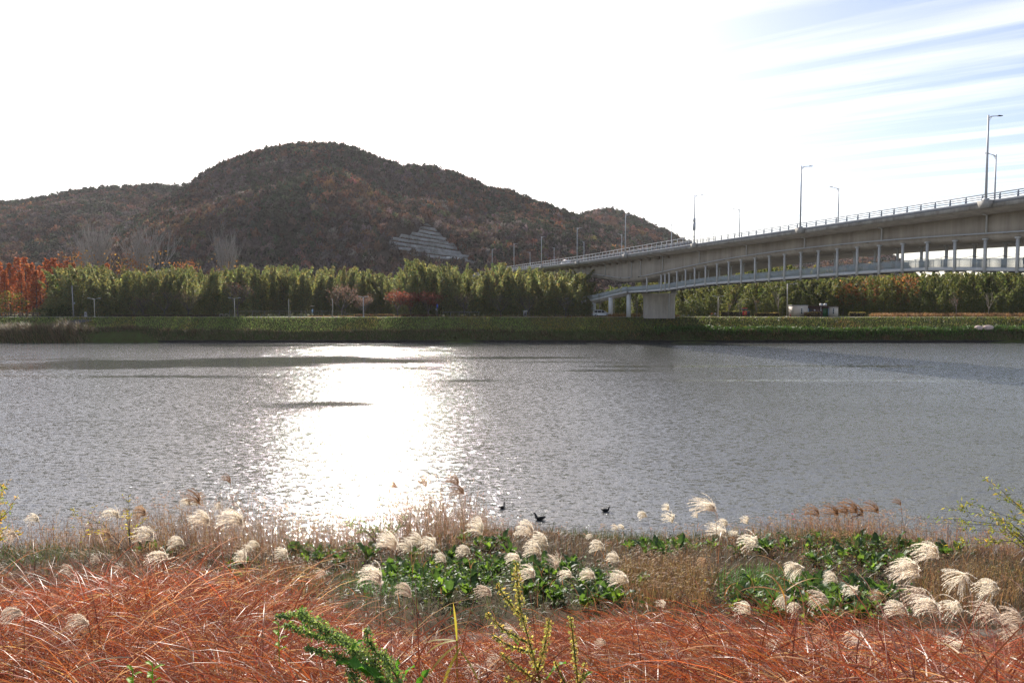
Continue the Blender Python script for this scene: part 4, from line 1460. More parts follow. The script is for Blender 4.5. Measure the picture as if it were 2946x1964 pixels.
# small bare saplings on the right and by the ramp
SAP = [grow(330 + i, 5.0, sp, 3, .3, 4, .09, up=.9, split=3) for i, sp in enumerate((.5, .75))]
SAP_T = [c[0].mesh('trunk', M['palebark']) for c in SAP]; SAP_B = [c[1].mesh('branches', M['palebark']) for c in SAP]
SAP_C = [crown_quads(c[2], 1, .25, .2, RED, [1, 1, 1], .5).mesh('crown', M['tree']) for c in SAP]
for i, (px, y, top, lab) in enumerate([(1375, 187.5, 672, 'bare twiggy sapling in front of the parked white car'), (1462, 180.8, 668, 'pale bare sapling against the bridge pier'),
                                       (1647, 188, 690, 'bare sapling behind the people sitting on a bench'), (1672, 190, 692, 'small bare sapling right of the double lamp'), (1700, 190, 686, 'bare forked sapling behind the red notice board'),
                                       (1739, 190, 684, 'bare leaning sapling with yellow leaves near the hedge'), (1788, 189, 672, 'tall thin bare sapling left of the single arm lamp'),
                                       (2195, 185.5, 678, 'bare reddish sapling in the golden meadow'), (2268, 184.8, 676, 'bare pale sapling leaning right in the golden meadow')]):
    x = (px * S - CX) / FPX * y
    h = EYE + (887 - top * S) / FPX * y - 6.28
    k = i % 2
    t = thing('sapling', lab, 'tree', (x, y, 6.2), rng.uniform(0, 6.28), 'bare saplings on the far side')
    sc = h / 4.6
    inst('trunk', SAP_T[k], t, sc=sc); inst('branches', SAP_B[k], t, sc=sc)
    if i in (3, 5, 7): inst('crown', SAP_C[k], t, sc=sc)
# tall bare poplars behind the bamboo
PO = [grow(350 + i, 20, .42, 4, .16, 9, .28, up=1.0, split=4) for i in range(2)]
PO_T = [c[0].mesh('trunk', M['greybark']) for c in PO]; PO_B = [c[1].mesh('branches', M['greybark']) for c in PO]
PO_C = [crown_quads(c[2] * np.array([1, 1, .72]), 1, .6, .5, [(0.42, 0.24, 0.05), (0.35, 0.17, 0.04)], [1, 1], .12).mesh('crown', M['tree']) for c in PO]
for i, (px, y, top, w, lab) in enumerate([(232, 238, 538, 1.05, 'leftmost of the tall bare grey trees above the bamboo'), (335, 236, 542, 1.25, 'widest tall bare grey tree above the bamboo'),
                                          (518, 240, 556, .85, 'rightmost tall bare grey tree above the bamboo'), (195, 242, 575, .7, 'small bare grey tree at the edge of the orange trees')]):
    x = (px * S - CX) / FPX * y
    h = EYE + (887 - top * S) / FPX * y - 6.28
    t = thing('poplar_tree', lab, 'tree', (x, y, 6.2), rng.uniform(0, 6.28), 'bare tall trees behind the bamboo')
    k = i % 2
    sc = h / 19.5
    inst('trunk', PO_T[k], t, sc=(sc * w, sc * w, sc)); inst('branches', PO_B[k], t, sc=(sc * w, sc * w, sc)); inst('crown', PO_C[k], t, sc=(sc * w, sc * w, sc))


# orange redwoods on the left
def cone_crown(seed, H, R0, cols, n=900):
    r = np.random.default_rng(seed)
    f = r.random(n) ** .85
    tier = 1 + .22 * np.sin(f * 46 + seed)
    a = r.uniform(0, 6.28, n)
    rr = R0 * (1 - f) ** .8 * tier * np.sqrt(r.uniform(.25, 1, n)) * (1 + .2 * np.sin(3 * a + seed))
    p = np.stack([rr * np.cos(a), rr * np.sin(a), H * (.03 + .97 * f)], 1)
    d = np.stack([np.cos(a), np.sin(a), r.normal(-.1, .5, n)], 1) + r.normal(0, .5, (n, 3))
    mb = MB()
    sz = r.uniform(.45, .95, n)
    quads(mb, p, d, sz, sz * .5, pick(cols, [3, 2, 1], n))
    return mb


MS = [cone_crown(400 + i, 17, 2.9, [(0.40, 0.12, 0.04), (0.32, 0.085, 0.03), (0.42, 0.18, 0.06)]).mesh('crown', M['tree']) for i in range(3)]
mt_ = MB(); mt_.tube([(0, 0, -.1), (0, 0, 8), (0, 0, 16.4)], [.3, .17, .03], 6, cap=False); MST = mt_.mesh('trunk', M['bark'])
RW = [(-40, 598, 206), (2, 600, 203), (26, 606, 205), (45, 592, 209), (62, 592, 204), (78, 606, 207), (95, 612, 203), (112, 596, 212), (128, 594, 214), (143, 606, 210), (158, 600, 215), (172, 606, 218), (-18, 606, 209), (86, 622, 200),
      (14, 622, 200), (52, 626, 199), (-30, 630, 198), (250, 606, 226)]
for i, (px, top, y) in enumerate(sorted(RW)):
    x = (px * S - CX) / FPX * y
    h = EYE + (887 - top * S) / FPX * y - 6.28
    t = thing('redwood_tree', f'{ordinal(i)} orange conical redwood counting from the left end of the bamboo wood', 'tree', (x, y, 6.2), rng.uniform(0, 6.28), 'orange conical trees at the left')
    inst('trunk', MST, t, sc=h / 17); inst('crown', MS[i % 3], t, sc=(h / 17 * 1.05, h / 17 * 1.05, h / 17))


# rounded broadleaf trees and shrubs
def round_crown(seed, rx, rz_, cols, probs, n=700, size=.5):
    r = np.random.default_rng(seed)
    d = r.normal(size=(n, 3)); d /= np.linalg.norm(d, axis=1, keepdims=True)
    lump = 1 + .22 * np.sin(d[:, 0] * 6 + seed) * np.sin(d[:, 1] * 6) + .15 * np.sin(d[:, 2] * 8 + seed)
    p = d * (r.uniform(.35, 1, n) ** .5 * lump)[:, None] * np.array([rx, rx, rz_])
    p[:, 2] += rz_ * 1.02
    mb = MB()
    sz = r.uniform(.6, 1.3, n) * size
    quads(mb, p, d + r.normal(0, .7, (n, 3)), sz, sz * .6, pick(cols, probs, n))
    return mb


def round_tree(name, lab, px, y, top, rx, cols, probs, base=None, n=700, size=.5, group=None, trunk=True):
    x = (px * S - CX) / FPX * y
    h = EYE + (887 - top * S) / FPX * y - 6.28
    zb_ = h * (.22 if base is None else base)
    t = thing(name, lab, 'tree' if trunk else 'shrub', (x, y, 6.2), rng.uniform(0, 6.28), group)
    if trunk:
        m_ = MB(); m_.tube([(0, 0, -.1), (.1, 0, zb_), (.1, .1, h * .7)], [.2, .15, .05], 6, cap=False)
        for k in range(5):
            a = k * 1.26
            m_.tube([(.1, 0, zb_), (rx * .5 * math.cos(a), rx * .5 * math.sin(a), h * .65)], [.09, .03], 4, cap=False)
        m_.build('trunk', M['bark'], t)
    cm = round_crown(abs(int(px)) + 7, rx, (h - zb_) / 2.05, cols, probs, n, size).build('crown', M['tree'], t)
    cm.location = (0, 0, zb_)
    return t


YEL = [(0.24, 0.2, 0.04), (0.13, 0.13, 0.03), (0.3, 0.22, 0.05)]
ORG = [(0.30, 0.12, 0.035), (0.22, 0.08, 0.03), (0.26, 0.16, 0.05)]
GRN = [(0.06, 0.085, 0.025), (0.04, 0.06, 0.02), (0.09, 0.1, 0.03)]
round_tree('yellow_tree', 'yellow leaved tree below the orange redwoods at the far left', 25, 191, 672, 4.2, YEL, [3, 3, 1], .08, 1000)
round_tree('yellow_tree', 'dull olive tree at the left edge beside the yellow one', -25, 192, 668, 4.0, YEL, [1, 4, 1], .08, 800)
for px, y, top, rx, lab in ((300, 226, 585, 4.5, 'orange leaved tree between the two wide bare grey trees'), (170, 228, 582, 5.5, 'rusty round tree behind the left end of the bamboo'), (430, 236, 590, 5, 'dull orange tree low behind the bamboo top')):
    round_tree('autumn_tree', lab, px, y, top, rx, ORG, [2, 2, 1], .2, 800, .7, 'autumn trees behind the bamboo')
for px, y, top, rx, lab in ((2075, 201, 630, 3.6, 'orange autumn tree, brightest in the right grove'), (1985, 203, 642, 4.0, 'rust brown tree in the right grove left of the bright orange one'), (2030, 204, 634, 3.2, 'golden tree between the two orange ones in the right grove'), (1936, 204, 648, 3.0, 'brown tree at the left of the autumn trees under the footway')):
    round_tree('autumn_tree', lab, px, y, top, rx, YEL if 'golden' in lab else ORG, [2, 2, 1], .3, 800, .6, 'autumn trees in the right grove')
for px, y, top, rx, lab in ((110, 186.5, 706, 3.6, 'dark green rounded bush at the end of the wooden fence'), (135, 186, 708, 2.4, 'small dark green bush right of the rounded one'), (150, 187, 700, 2.2, 'olive bush beside the tall utility pole'), (1590, 194, 690, 3.4, 'dark bush right of the bridge pier')):
    round_tree('bush', lab, px, y, top, rx, GRN, [3, 3, 1], .0, 520, .4, None, False)


# clipped hedges
def hedge(lab, x0, x1, y, h, d, cols, group='clipped hedges by the far path'):
    t = thing('hedge', lab, 'hedge', ((x0 + x1) / 2, y, 6.25), 0, group)
    w = x1 - x0
    n = int(220 * w * h * .5) + 200
    p = np.stack([rng.uniform(-w / 2, w / 2, n), rng.uniform(-d / 2, d / 2, n), rng.uniform(.05, 1, n) ** .7 * h], 1)
    mb = MB()
    quads(mb, p, rng.normal(size=(n, 3)) + np.array([0, -.3, .5]), .22, .13, pick(cols, [3, 2], n))
    mb.build('foliage', M['tree'], t)
    mb = MB(); mb.box((0, 0, h * .45), (w * .94, d * .8, h * .86)); mb.build('core', M['hillsoil'], t)


xa = lambda px, y: (px * S - CX) / FPX * y
hedge('yellow topped clipped hedge in front of the toilet block', xa(1847, 183.9), xa(1882, 183.9), 183.9, 1.25, .9, [(0.480, 0.352, 0.056), (0.224, 0.128, 0.048)])
hedge('olive clipped hedge right of the toilet block', xa(1949, 184.2), xa(1986, 184.2), 184.2, 1.2, .9, [(0.320, 0.272, 0.056), (0.160, 0.112, 0.048)])
hedge('long ragged yellow green hedge behind the notice board', xa(1653, 191), xa(1722, 191), 191, 1.5, 1.2, [(0.320, 0.304, 0.064), (0.160, 0.160, 0.048)])
hedge('yellow hedge between the notice board and the single arm lamp', xa(1733, 188.5), xa(1790, 188.5), 188.5, 1.1, 1.0, [(0.416, 0.320, 0.080), (0.256, 0.160, 0.064)])
hedge('low clipped reddish hedge by the lamp post in the avenue', xa(812, 183.8), xa(905, 183.8), 184.3, .6, 1.0, [(0.256, 0.112, 0.064), (0.160, 0.144, 0.048)])
hedge('low dark red hedge between the red cherry trees and the blue sign', xa(920, 184), xa(1010, 184), 184.4, .55, 1.0, [(0.208, 0.080, 0.048), (0.128, 0.080, 0.048)])
hedge('long low brown hedge at the foot of the bare cherry trees', xa(255, 185), xa(520, 185), 184.6, .6, 1.0, [(0.112, 0.080, 0.048), (0.080, 0.072, 0.032)])


# ================================================================== SMALL THINGS ON THE FAR BANK
def pxp(px, y, z=6.25):
    """point on the far plain below photograph column px (2352 wide)"""
    return (xa(px, y), y, z)


# double and single park lamps
def park_lamp(px, y, top, arms, lab, pole='pole', arm=1.6, rad=.09):
    x, y, z = pxp(px, y)
    h = EYE + (887 - top * S) / FPX * y - z
    t = thing('park_lamp', lab, 'street lamp', (x, y, z), 0, 'lamps along the far path')
    m_ = MB(); m_.tube([(0, 0, 0), (0, 0, h)], [rad * 1.15, rad], 8); m_.box((0, 0, .06), (.42, .42, .22)); m_.build('pole', M[pole], t)
    for k, s_ in enumerate(arms):
        m_ = MB(); m_.tube([(0, 0, h - .12), (s_ * arm * .5, 0, h + .04), (s_ * arm, 0, h + .12)], [.05, .04, .035], 5); m_.build('arm', M['steel'], t)
        m_ = MB(); m_.box((s_ * arm * .95, 0, h + .13), (.62, .24, .09)); m_.build('lamp_head', M['lampglass'], t)


park_lamp(218, 180.6, 686, (-1, 1), 'cream double arm lamp right of the ramp path', arm=1.5)
park_lamp(539.5, 180.6, 685, (-1, 1), 'cream double arm lamp in front of the tall dark cherry tree', arm=1.4)
park_lamp(835, 180.6, 682, (-1, 1), 'double arm lamp before the low wide brown cherry tree', 'steel', arm=1.1)
park_lamp(1649, 182.5, 681, (-1, 1), 'double arm lamp beside the seated people right of the pier', arm=1.3)
park_lamp(664, 180.6, 687, (), 'plain cream pole without arms left of the blue white notice', rad=.08)
park_lamp(764.5, 180.6, 686, (), 'plain cream pole without arms beside the round brown cherry tree', rad=.08)
park_lamp(1807, 184.5, 652, (1,), 'tall single arm lamp beside the toilet block', 'pole', 2.6, .12)
park_lamp(1410, 188, 660, (), 'thin pole below the footway ramp', 'steel', rad=.08)
t = thing('utility_pole', 'grey concrete utility pole in front of the left end of the bamboo', 'utility pole', pxp(170, 184))
m_ = MB(); m_.tube([(0, 0, 0), (-.25, 0, 8.3)], [.2, .14], 8); m_.build('pole', M['stone'], t)
m_ = MB(); m_.tube([(.3, 0, 3.4), (.3, 0, 3.9)], .12, 6); m_.beam((0, 0, 3.6), (.3, 0, 3.6), .05, .05); m_.build('fitting', M['steel'], t)
t = thing('stone_marker', 'pale grey carved stone marker left of the first double lamp', 'stone marker', pxp(197.5, 180.4))
m_ = MB(); m_.box((0, 0, .15), (.8, .5, .3)); m_.sweep([[(-.28, -.18, .3), (.28, -.18, .3), (.28, .18, .3), (-.28, .18, .3)], [(-.3, -.18, 1.0), (.3, -.18, 1.0), (.3, .18, 1.0), (-.3, .18, 1.0)], [(-.2, -.14, 1.35), (.2, -.14, 1.35), (.2, .14, 1.35), (-.2, .14, 1.35)]])
m_.build('stone', M['stone'], t)
m_ = MB(); m_.box((0, -.19, .85), (.3, .03, .34)); m_.build('plaque', M['dark'], t)
for px, lab in ((509, 'left one of two small hoop rails beside the path'), (521, 'right one of two small hoop rails beside the path')):
    t = thing('hoop_rail', lab, 'hoop rail', pxp(px, 180.7), 0, 'hoop rails')
    m_ = MB(); m_.tube([(-.42, 0, 0), (-.42, 0, .62), (-.3, 0, .72), (.3, 0, .72), (.42, 0, .62), (.42, 0, 0)], .05, 6); m_.build('hoop', M['pole'], t)
t = thing('notice_board', 'small pale blue notice on a dark post with a little solar panel', 'sign', pxp(720.5, 181))
m_ = MB(); m_.tube([(0, 0, 0), (0, 0, 2.9)], .06, 6); m_.build('post', M['dark'], t)
m_ = MB(); m_.box((-.28, -.05, 1.55), (.34, .06, 1.0)); m_.build('board', M['paleblue'], t)
m_ = MB(); m_.hexa([(-.8, -.2, 2.72), (.2, -.2, 2.78), (.2, .3, 2.95), (-.8, .3, 2.9), (-.8, -.2, 2.76), (.2, -.2, 2.82), (.2, .3, 2.99), (-.8, .3, 2.94)]); m_.build('solar_panel', M['hillsoil'], t)
t = thing('road_sign', 'blue road sign on a grey post between two red cherry trees', 'sign', pxp(1257.5 / S * 1.0, 182.5))
m_ = MB(); m_.tube([(0, 0, 0), (0, 0, 3.4)], .07, 6); m_.build('post', M['stone'], t)
m_ = MB(); m_.box((.08, -.09, 2.85), (.42, .05, .95)); m_.build('board', M['blue'], t)
m_ = MB(); m_.box((-.22, -.06, 2.0), (.22, .05, .26)); m_.build('small_plate', M['paleblue'], t)
t = thing('kiosk', 'small white roofed kiosk box among the bamboo stems', 'kiosk', pxp(1206, 184.6))
m_ = MB(); m_.box((0, 0, .75), (.95, .8, 1.5)); m_.build('body', M['stone'], t)
m_ = MB(); m_.box((0, 0, 1.57), (1.25, 1.1, .12)); m_.build('roof', M['white_paint'], t)
m_ = MB(); m_.box((0, -.42, .8), (.5, .04, .8)); m_.build('door', M['dark'], t)

# wooden fence on the far left
t = thing('wooden_fence', 'brown wooden post and rail fence along the far left path', 'fence', (0, 0, 0))
xs_ = np.arange(xa(-60, 180.2), xa(101, 180.2), 1.55)
for x in xs_:
    m_ = MB(); m_.box((x, 180.2, 6.85), (.16, .16, 1.25)); m_.build('post', M['wood'], t)
for dz in (.35, .72, 1.12):
    for x0, x1 in zip(xs_[:-1], xs_[1:]):
        m_ = MB(); m_.box(((x0 + x1) / 2, 180.2, 6.24 + dz), (x1 - x0 - .02, .07, .13)); m_.build('rail', M['wood'], t)
# thin stake fence in front of the bamboo
t = thing('stake_fence', 'thin grey stake fence with wire rails before the dark bamboo', 'fence', (0, 0, 0))
prev = None
for px, lean in ((528, .0), (578, .4), (606, .35), (641, .2), (667, .15), (692, .0), (708, -.9), (740, .0), (762, .1), (792, .1)):
    x = xa(px, 184.4)
    m_ = MB(); m_.tube([(x, 184.4, 6.2), (x + lean, 184.4, 7.85)], .05, 5); m_.build('stake', M['stone'], t)
    if prev is not None:
        m_ = MB(); m_.tube([(prev, 184.4, 7.72), (x + lean, 184.4, 7.72)], .03, 4); m_.build('rail', M['stone'], t)
    prev = x + lean
t = thing('stake_fence', 'short grey stake fence beside the blue road sign', 'fence', (0, 0, 0))
prev = None
for px in (1018, 1035, 1055, 1078, 1100):
    x = xa(px, 184.2)
    m_ = MB(); m_.tube([(x, 184.2, 6.2), (x, 184.2, 7.55)], .06, 5); m_.build('stake', M['stone'], t)
    if prev is not None:
        m_ = MB(); m_.tube([(prev, 184.2, 7.5), (x, 184.2, 7.5)], .05, 4); m_.build('rail', M['stone'], t)
    prev = x

# toilet block
Yb = 185.6
x0, x1 = xa(1822.5, Yb), xa(1923, Yb)
t = thing('toilet_block', 'low beige and brown toilet block with green door by the far path', 'building', (x0, Yb, 6.28), R(-2))
W_ = x1 - x0
m_ = MB(); m_.box((1.9, 1.9, 1.5), (3.8, 3.8, 3.0)); m_.build('wall', M['beige'], t)
m_ = MB(); m_.box((W_ - 1.1, 1.9, 1.32), (2.2, 3.8, 2.64)); m_.build('wall', M['beige'], t)
m_ = MB(); m_.box(((3.8 + W_ - 2.2) / 2, 2.35, 1.36), (W_ - 6.0 - .01, 2.9, 2.72)); m_.build('wall', M['brownwall'], t)
m_ = MB(); m_.box((1.88, 1.9, 3.05), (4.0, 4.1, .1)); m_.build('roof', M['steel'], t)
m_ = MB(); m_.box(((3.9 + W_) / 2 + .15, 1.75, 2.80), (W_ - 3.7, 4.2, .16)); m_.build('roof', M['brownwall'], t)
for cx_, z in ((2.1, 1.5), (W_ - 1.3, 1.5)):
    fr = MB(); fr.box((cx_, -.02, z), (.52, .08, 1.55)); fo = fr.build('window', M['white_paint'], t)
    for k in (-1, 0, 1):
        m_ = MB(); m_.box((cx_, -.07, z + k * .48), (.34, .04, .36)); m_.build('pane', M['glass'], fo)
m_ = MB(); m_.box((4.75, .88, 1.15), (.95, .08, 2.2)); dd = m_.build('door', M['dark'], t)
m_ = MB(); m_.box((4.15, .7, 1.3), (.18, .3, 1.9)); m_.build('sign_plate', M['paleblue'], t)
m_ = MB(); m_.box((W_ - 3.1, .86, 1.15), (1.35, .1, 2.2)); m_.build('door', M['green'], t)
m_ = MB(); m_.box((W_ - 2.36, .6, 1.25), (.12, .5, 2.0)); m_.build('sign_plate', M['paleblue'], t)
for cx_ in (5.9, W_ - 4.3):
    m_ = MB(); m_.tube([(cx_, .86, 1.75), (cx_, .75, 1.75)], .2, 10); m_.build('wall_lamp', M['lampglass'], t)
for cx_ in (8.0, 9.1):
    m_ = MB(); m_.tube([(cx_ - .32, 1.7, 3.22), (cx_ + .32, 1.7, 3.22)], .33, 12); m_.box((cx_, 1.7, 2.95), (.5, .4, .2)); m_.build('roof_vent', M['ac'], t)
m_ = MB(); m_.tube([(7.45, .7, 2.35), (7.45, .55, 2.25)], [.16, .2], 10); m_.build('floodlight', M['lampglass'], t)
t2 = thing('traffic_cone', 'small red cone leaning on the sunlit end wall of the toilet block', 'cone', (x0 - .45, Yb + 1.2, 6.28))
m_ = MB(); m_.tube([(0, 0, .05), (.05, 0, .75)], [.2, .04], 8); m_.build('cone', M['red'], t2); m_ = MB(); m_.box((0, 0, .03), (.5, .5, .06)); m_.build('base', M['dark'], t2)

# red notice board
t = thing('information_board', 'black framed board with a red map and red header near the saplings', 'sign', pxp(1710, 183.6))
for dx in (-.72, .72):
    m_ = MB(); m_.tube([(dx, 0, 0), (dx, 0, 2.35)], .07, 6); m_.build('post', M['dark'], t)
m_ = MB(); m_.box((0, 0, 2.32), (1.5, .1, .22)); m_.build('header', M['red'], t)
m_ = MB(); m_.box((0, 0, 1.88), (1.5, .08, .5)); m_.build('panel', M['dark'], t)
m_ = MB(); m_.box((0, -.02, 1.02), (1.1, .08, 1.05)); m_.build('map_panel', M['red'], t)
m_ = MB(); m_.hexa([(-.1, -.08, .8), (.18, -.08, .85), (.18, -.06, .85), (-.1, -.06, .8), (-.02, -.08, 1.2), (.14, -.08, 1.25), (.14, -.06, 1.25), (-.02, -.06, 1.2)]); m_.build('map_mark', M['yellow'], t)


# ------------------------------------------------------------------ people
def person(name, lab, loc, rz, pose, top, legs, hair=(0.02, 0.016, 0.014), skin=(0.45, 0.28, 0.2), group=None):
    t = thing(name, lab, 'person', loc, rz, group)
    J = {}
    if pose == 'stand':
        J = dict(pel=(0, 0, .95), ch=(0, 0, 1.30), nk=(0, .0, 1.47), hd=(0, -.02, 1.60), tp=(0, 0, 1.70),
                 kl=(-.1, -.03, .50), fl=(-.11, .02, .08), tl=(-.12, -.15, .04), kr=(.1, 0, .50), fr=(.11, .04, .08), tr=(.12, -.13, .04),
                 sl=(-.2, 0, 1.40), el=(-.27, .02, 1.12), hl=(-.22, -.16, .95), sr=(.2, 0, 1.40), er=(.27, .02, 1.12), hr=(.20, -.18, 1.0))
    else:
        J = dict(pel=(0, 0, .52), ch=(0, -.05, .88), nk=(0, -.10, 1.04), hd=(0, -.15, 1.16), tp=(0, -.14, 1.26),
                 kl=(-.13, -.44, .50), fl=(-.14, -.42, .08), tl=(-.15, -.58, .04), kr=(.13, -.44, .50), fr=(.14, -.36, .08), tr=(.15, -.52, .04),
                 sl=(-.2, -.06, .98), el=(-.27, -.12, .72), hl=(-.12, -.36, .62), sr=(.2, -.06, .98), er=(.27, -.12, .72), hr=(.12, -.36, .62))
    keys = list(J)
    rad = dict(pel=.15, ch=.16, nk=.06, hd=.095, tp=.07, kl=.075, kr=.075, fl=.05, fr=.05, tl=.04, tr=.04, sl=.075, sr=.075, el=.05, er=.05, hl=.04, hr=.04)
    E = [('pel', 'ch'), ('ch', 'nk'), ('nk', 'hd'), ('hd', 'tp'), ('pel', 'kl'), ('kl', 'fl'), ('fl', 'tl'), ('pel', 'kr'), ('kr', 'fr'), ('fr', 'tr'),
         ('ch', 'sl'), ('sl', 'el'), ('el', 'hl'), ('ch', 'sr'), ('sr', 'er'), ('er', 'hr')]
    me = bpy.data.meshes.new('body')
    me.from_pydata([J[k] for k in keys], [(keys.index(a), keys.index(b)) for a, b in E], [])
    o = bpy.data.objects.new('body', me); COL.objects.link(o)
    sk = o.modifiers.new('skin', 'SKIN')
    if not me.skin_vertices: me.skin_vertices.new()
    for i, k in enumerate(keys):
        me.skin_vertices[0].data[i].radius = (rad[k], rad[k] * (.8 if k in ('ch', 'pel') else 1))
    me.skin_vertices[0].data[0].use_root = True
    o.modifiers.new('sub', 'SUBSURF').levels = 1
    o.modifiers['sub'].render_levels = 1
    bpy.context.view_layer.update()
    dg = bpy.context.evaluated_depsgraph_get()
    bm = bpy.data.meshes.new_from_object(o.evaluated_get(dg))
    bpy.data.objects.remove(o)
    n = len(bm.vertices)
    co = np.empty(n * 3, dtype=np.float32); bm.vertices.foreach_get('co', co); co = co.reshape(-1, 3)
    c = np.tile(np.array(top), (n, 1))
    hip = J['pel'][2] + .02
    lower = (co[:, 2] < hip) if pose == 'stand' else ((co[:, 2] < .62) & (co[:, 1] < .2) & (np.abs(co[:, 0]) < .24))
    c[lower] = legs
    c[co[:, 2] > J['nk'][2]] = skin
    for hkey in ('hl', 'hr'):
        c[np.linalg.norm(co - np.array(J[hkey]), axis=1) < .075] = skin
    c[(co[:, 2] < .09)] = (.03, .03, .03)
    a = bm.attributes.get('col') or bm.attributes.new('col', 'FLOAT_COLOR', 'POINT')
    a.data.foreach_set('color', np.concatenate([c, np.ones((n, 1))], 1).astype(np.float32).ravel())
    bm.polygons.foreach_set('use_smooth', np.ones(len(bm.polygons), dtype=bool))
    bm.materials.clear(); bm.materials.append(M['cloth'])
    inst('body', bm, t)
    hm = MB(); h = J['hd']; hm.ell((h[0], h[1] + .025, h[2] + .045), (.10, .105, .10), 10, 6, hair)
    hm.build('hair', M['cloth'], t, smooth=True)
    return t


m, nt, N, L, out = new_mat('clothing')
a_ = N('ShaderNodeAttribute'); a_.attribute_name = 'col'
p_ = N('ShaderNodeBsdfPrincipled'); p_.inputs['Roughness'].default_value = .85
nz_ = N('ShaderNodeTexNoise'); nz_.inputs['Scale'].default_value = 9
mx_ = N('ShaderNodeMix'); mx_.data_type = 'RGBA'; mx_.blend_type = 'MULTIPLY'; mx_.inputs[0].default_value = .35
L(a_.outputs['Color'], mx_.inputs[6]); L(nz_.outputs['Color'], mx_.inputs[7]); L(mx_.outputs[2], p_.inputs['Base Color']); L(p_.outputs[0], out.inputs['Surface'])
M['cloth'] = m
person('person', 'seated person in an orange jacket beside the double lamp', pxp(1634.5, 183.2), 0, 'sit', (.45, .16, .03), (.02, .02, .025))
person('person', 'seated person in a grey top beside the one in orange', pxp(1642, 183.0), R(15), 'sit', (.30, .30, .34), (.02, .02, .03))
t = thing('bench', 'low bench under the two seated people right of the pier', 'bench', pxp(1637.5, 183.3))
for dy in (-.14, .02, .18):
    m_ = MB(); m_.box((0, dy, .44), (2.0, .13, .05)); m_.build('slat', M['wood'], t)
for dx in (-.8, .8):
    m_ = MB(); m_.box((dx, .02, .21), (.1, .4, .42)); m_.build('leg', M['stone'], t)
person('person', 'standing person in a blue coat reading the red notice board', pxp(1719.5, 183.2), R(-60), 'stand', (.04, .06, .12), (.05, .05, .06))
yp = station(2941, WB - .9)
person('person', 'person in dark clothes on the hung footway at the right edge', bp(yp, WB - .9, zw(yp) + .27), BRZ, 'stand', (.02, .02, .025), (.03, .03, .035))
for i, px in enumerate((1558.7, 1569.5, 1580.7)):
    t = thing('bollard', f'{("left", "middle", "right")[i]} one of three low stone bollards right of the pier', 'bollard', pxp(px, 185), 0, 'stone bollards')
    m_ = MB(); m_.tube([(0, 0, 0), (0, 0, .42), (0, 0, .55)], [.19, .17, .10], 8); m_.build('post', M['stone'], t)
# bulk bags on the bank
for px, py, w, hgt, lab in ((2247, 761, 1.75, 1.05, 'smaller left one of two pinkish bulk bags on the grass bank'), (2269, 761.5, 2.5, 1.1, 'wider right one of two pinkish bulk bags on the grass bank')):
    a_, b_ = ray(px * S, (py + 5) * S)
    y = 172.5
    while y < 178 and EYE + b_ * y > float(zf(a_ * y, y)): y += .05
    t = thing('bulk_bag', lab, 'sack', (a_ * y, y, float(zf(a_ * y, y)) - .1), R(8), 'bulk bags')
    m_ = MB()
    rg = []
    for z, f in ((0, .9), (.25, 1.05), (.6, 1.04), (.85, .85), (1.0, .5)):
        rg.append([(w / 2 * f * math.copysign(abs(math.cos(k * .3927)) ** .6, math.cos(k * .3927)) + .06 * math.sin(k * 2 + z * 5), .7 * f * math.copysign(abs(math.sin(k * .3927)) ** .6, math.sin(k * .3927)), z * hgt + .05 * math.sin(k * 1.7)) for k in range(16)])
    m_.sweep(rg); m_.build('sack', M['sack'], t, smooth=True)
    m_ = MB(); m_.tube([(-w * .2, 0, hgt * .95), (-w * .1, 0, hgt * 1.12), (w * .12, .1, hgt * 1.12), (w * .22, .1, hgt * .95)], .05, 5); m_.build('loop', M['sack'], t)


# ------------------------------------------------------------------ coots
def coot(lab, px, py, rz, length=.36):
    a_, b_ = ray(px, py)
    y = -EYE / b_
    t = thing('coot', lab, 'bird', (a_ * y, y, 0), rz, 'coots on the river')
    k = length / .36
    m_ = MB(); rg = []
    # body, neck and head as one skin along the axis (+x forward)
    for x, z, ry, rz_ in ((-.20, .105, .004, .004), (-.16, .10, .035, .03), (-.10, .075, .075, .06), (0, .06, .095, .075), (.09, .06, .08, .07), (.135, .09, .05, .055), (.15, .14, .032, .034),
                          (.165, .185, .027, .028), (.185, .215, .032, .030), (.21, .215, .026, .024), (.228, .208, .010, .010)):
        ang = 0 if x < .1 else min(1.2, (x - .1) * 18) if x < .17 else .25
        rg.append([((x - math.sin(ang) * rz_ * math.sin(q)) * k, ry * math.cos(q) * k, (z + math.cos(ang) * rz_ * math.sin(q)) * k) for q in np.linspace(0, 2 * math.pi, 11)[:-1]])
    m_.sweep(rg); m_.build('body', M['bird'], t, smooth=True)
    m_ = MB(); m_.tube([(.222 * k, 0, .207 * k), (.262 * k, 0, .196 * k)], [.011 * k, .003 * k], 6); m_.build('beak', M['beak'], t)
    for s_ in (-1, 1):
        m_ = MB(); m_.ell((-.03 * k, s_ * .082 * k, .085 * k), (.13 * k, .022 * k, .045 * k), 10, 6); m_.build('wing', M['bird'], t, smooth=True)


coot('black coot nearest the bank, neck raised, swimming left', 1554, 1494, R(172), .44)
coot('black coot farthest left, seen from behind', 1445, 1461, R(62), .36)
coot('black coot on the right, swimming right among sparkles', 1741, 1470, R(-12), .36)


# ================================================================== NEAR BANK PLANTING
def near_ymax(x):
    return np.interp(x, [-9, -5, -2, 0, 2, 3.5, 5, 7, 10], [9.9, 9.6, 9.1, 8.7, 8.5, 7.9, 7.4, 7.7, 8.2])


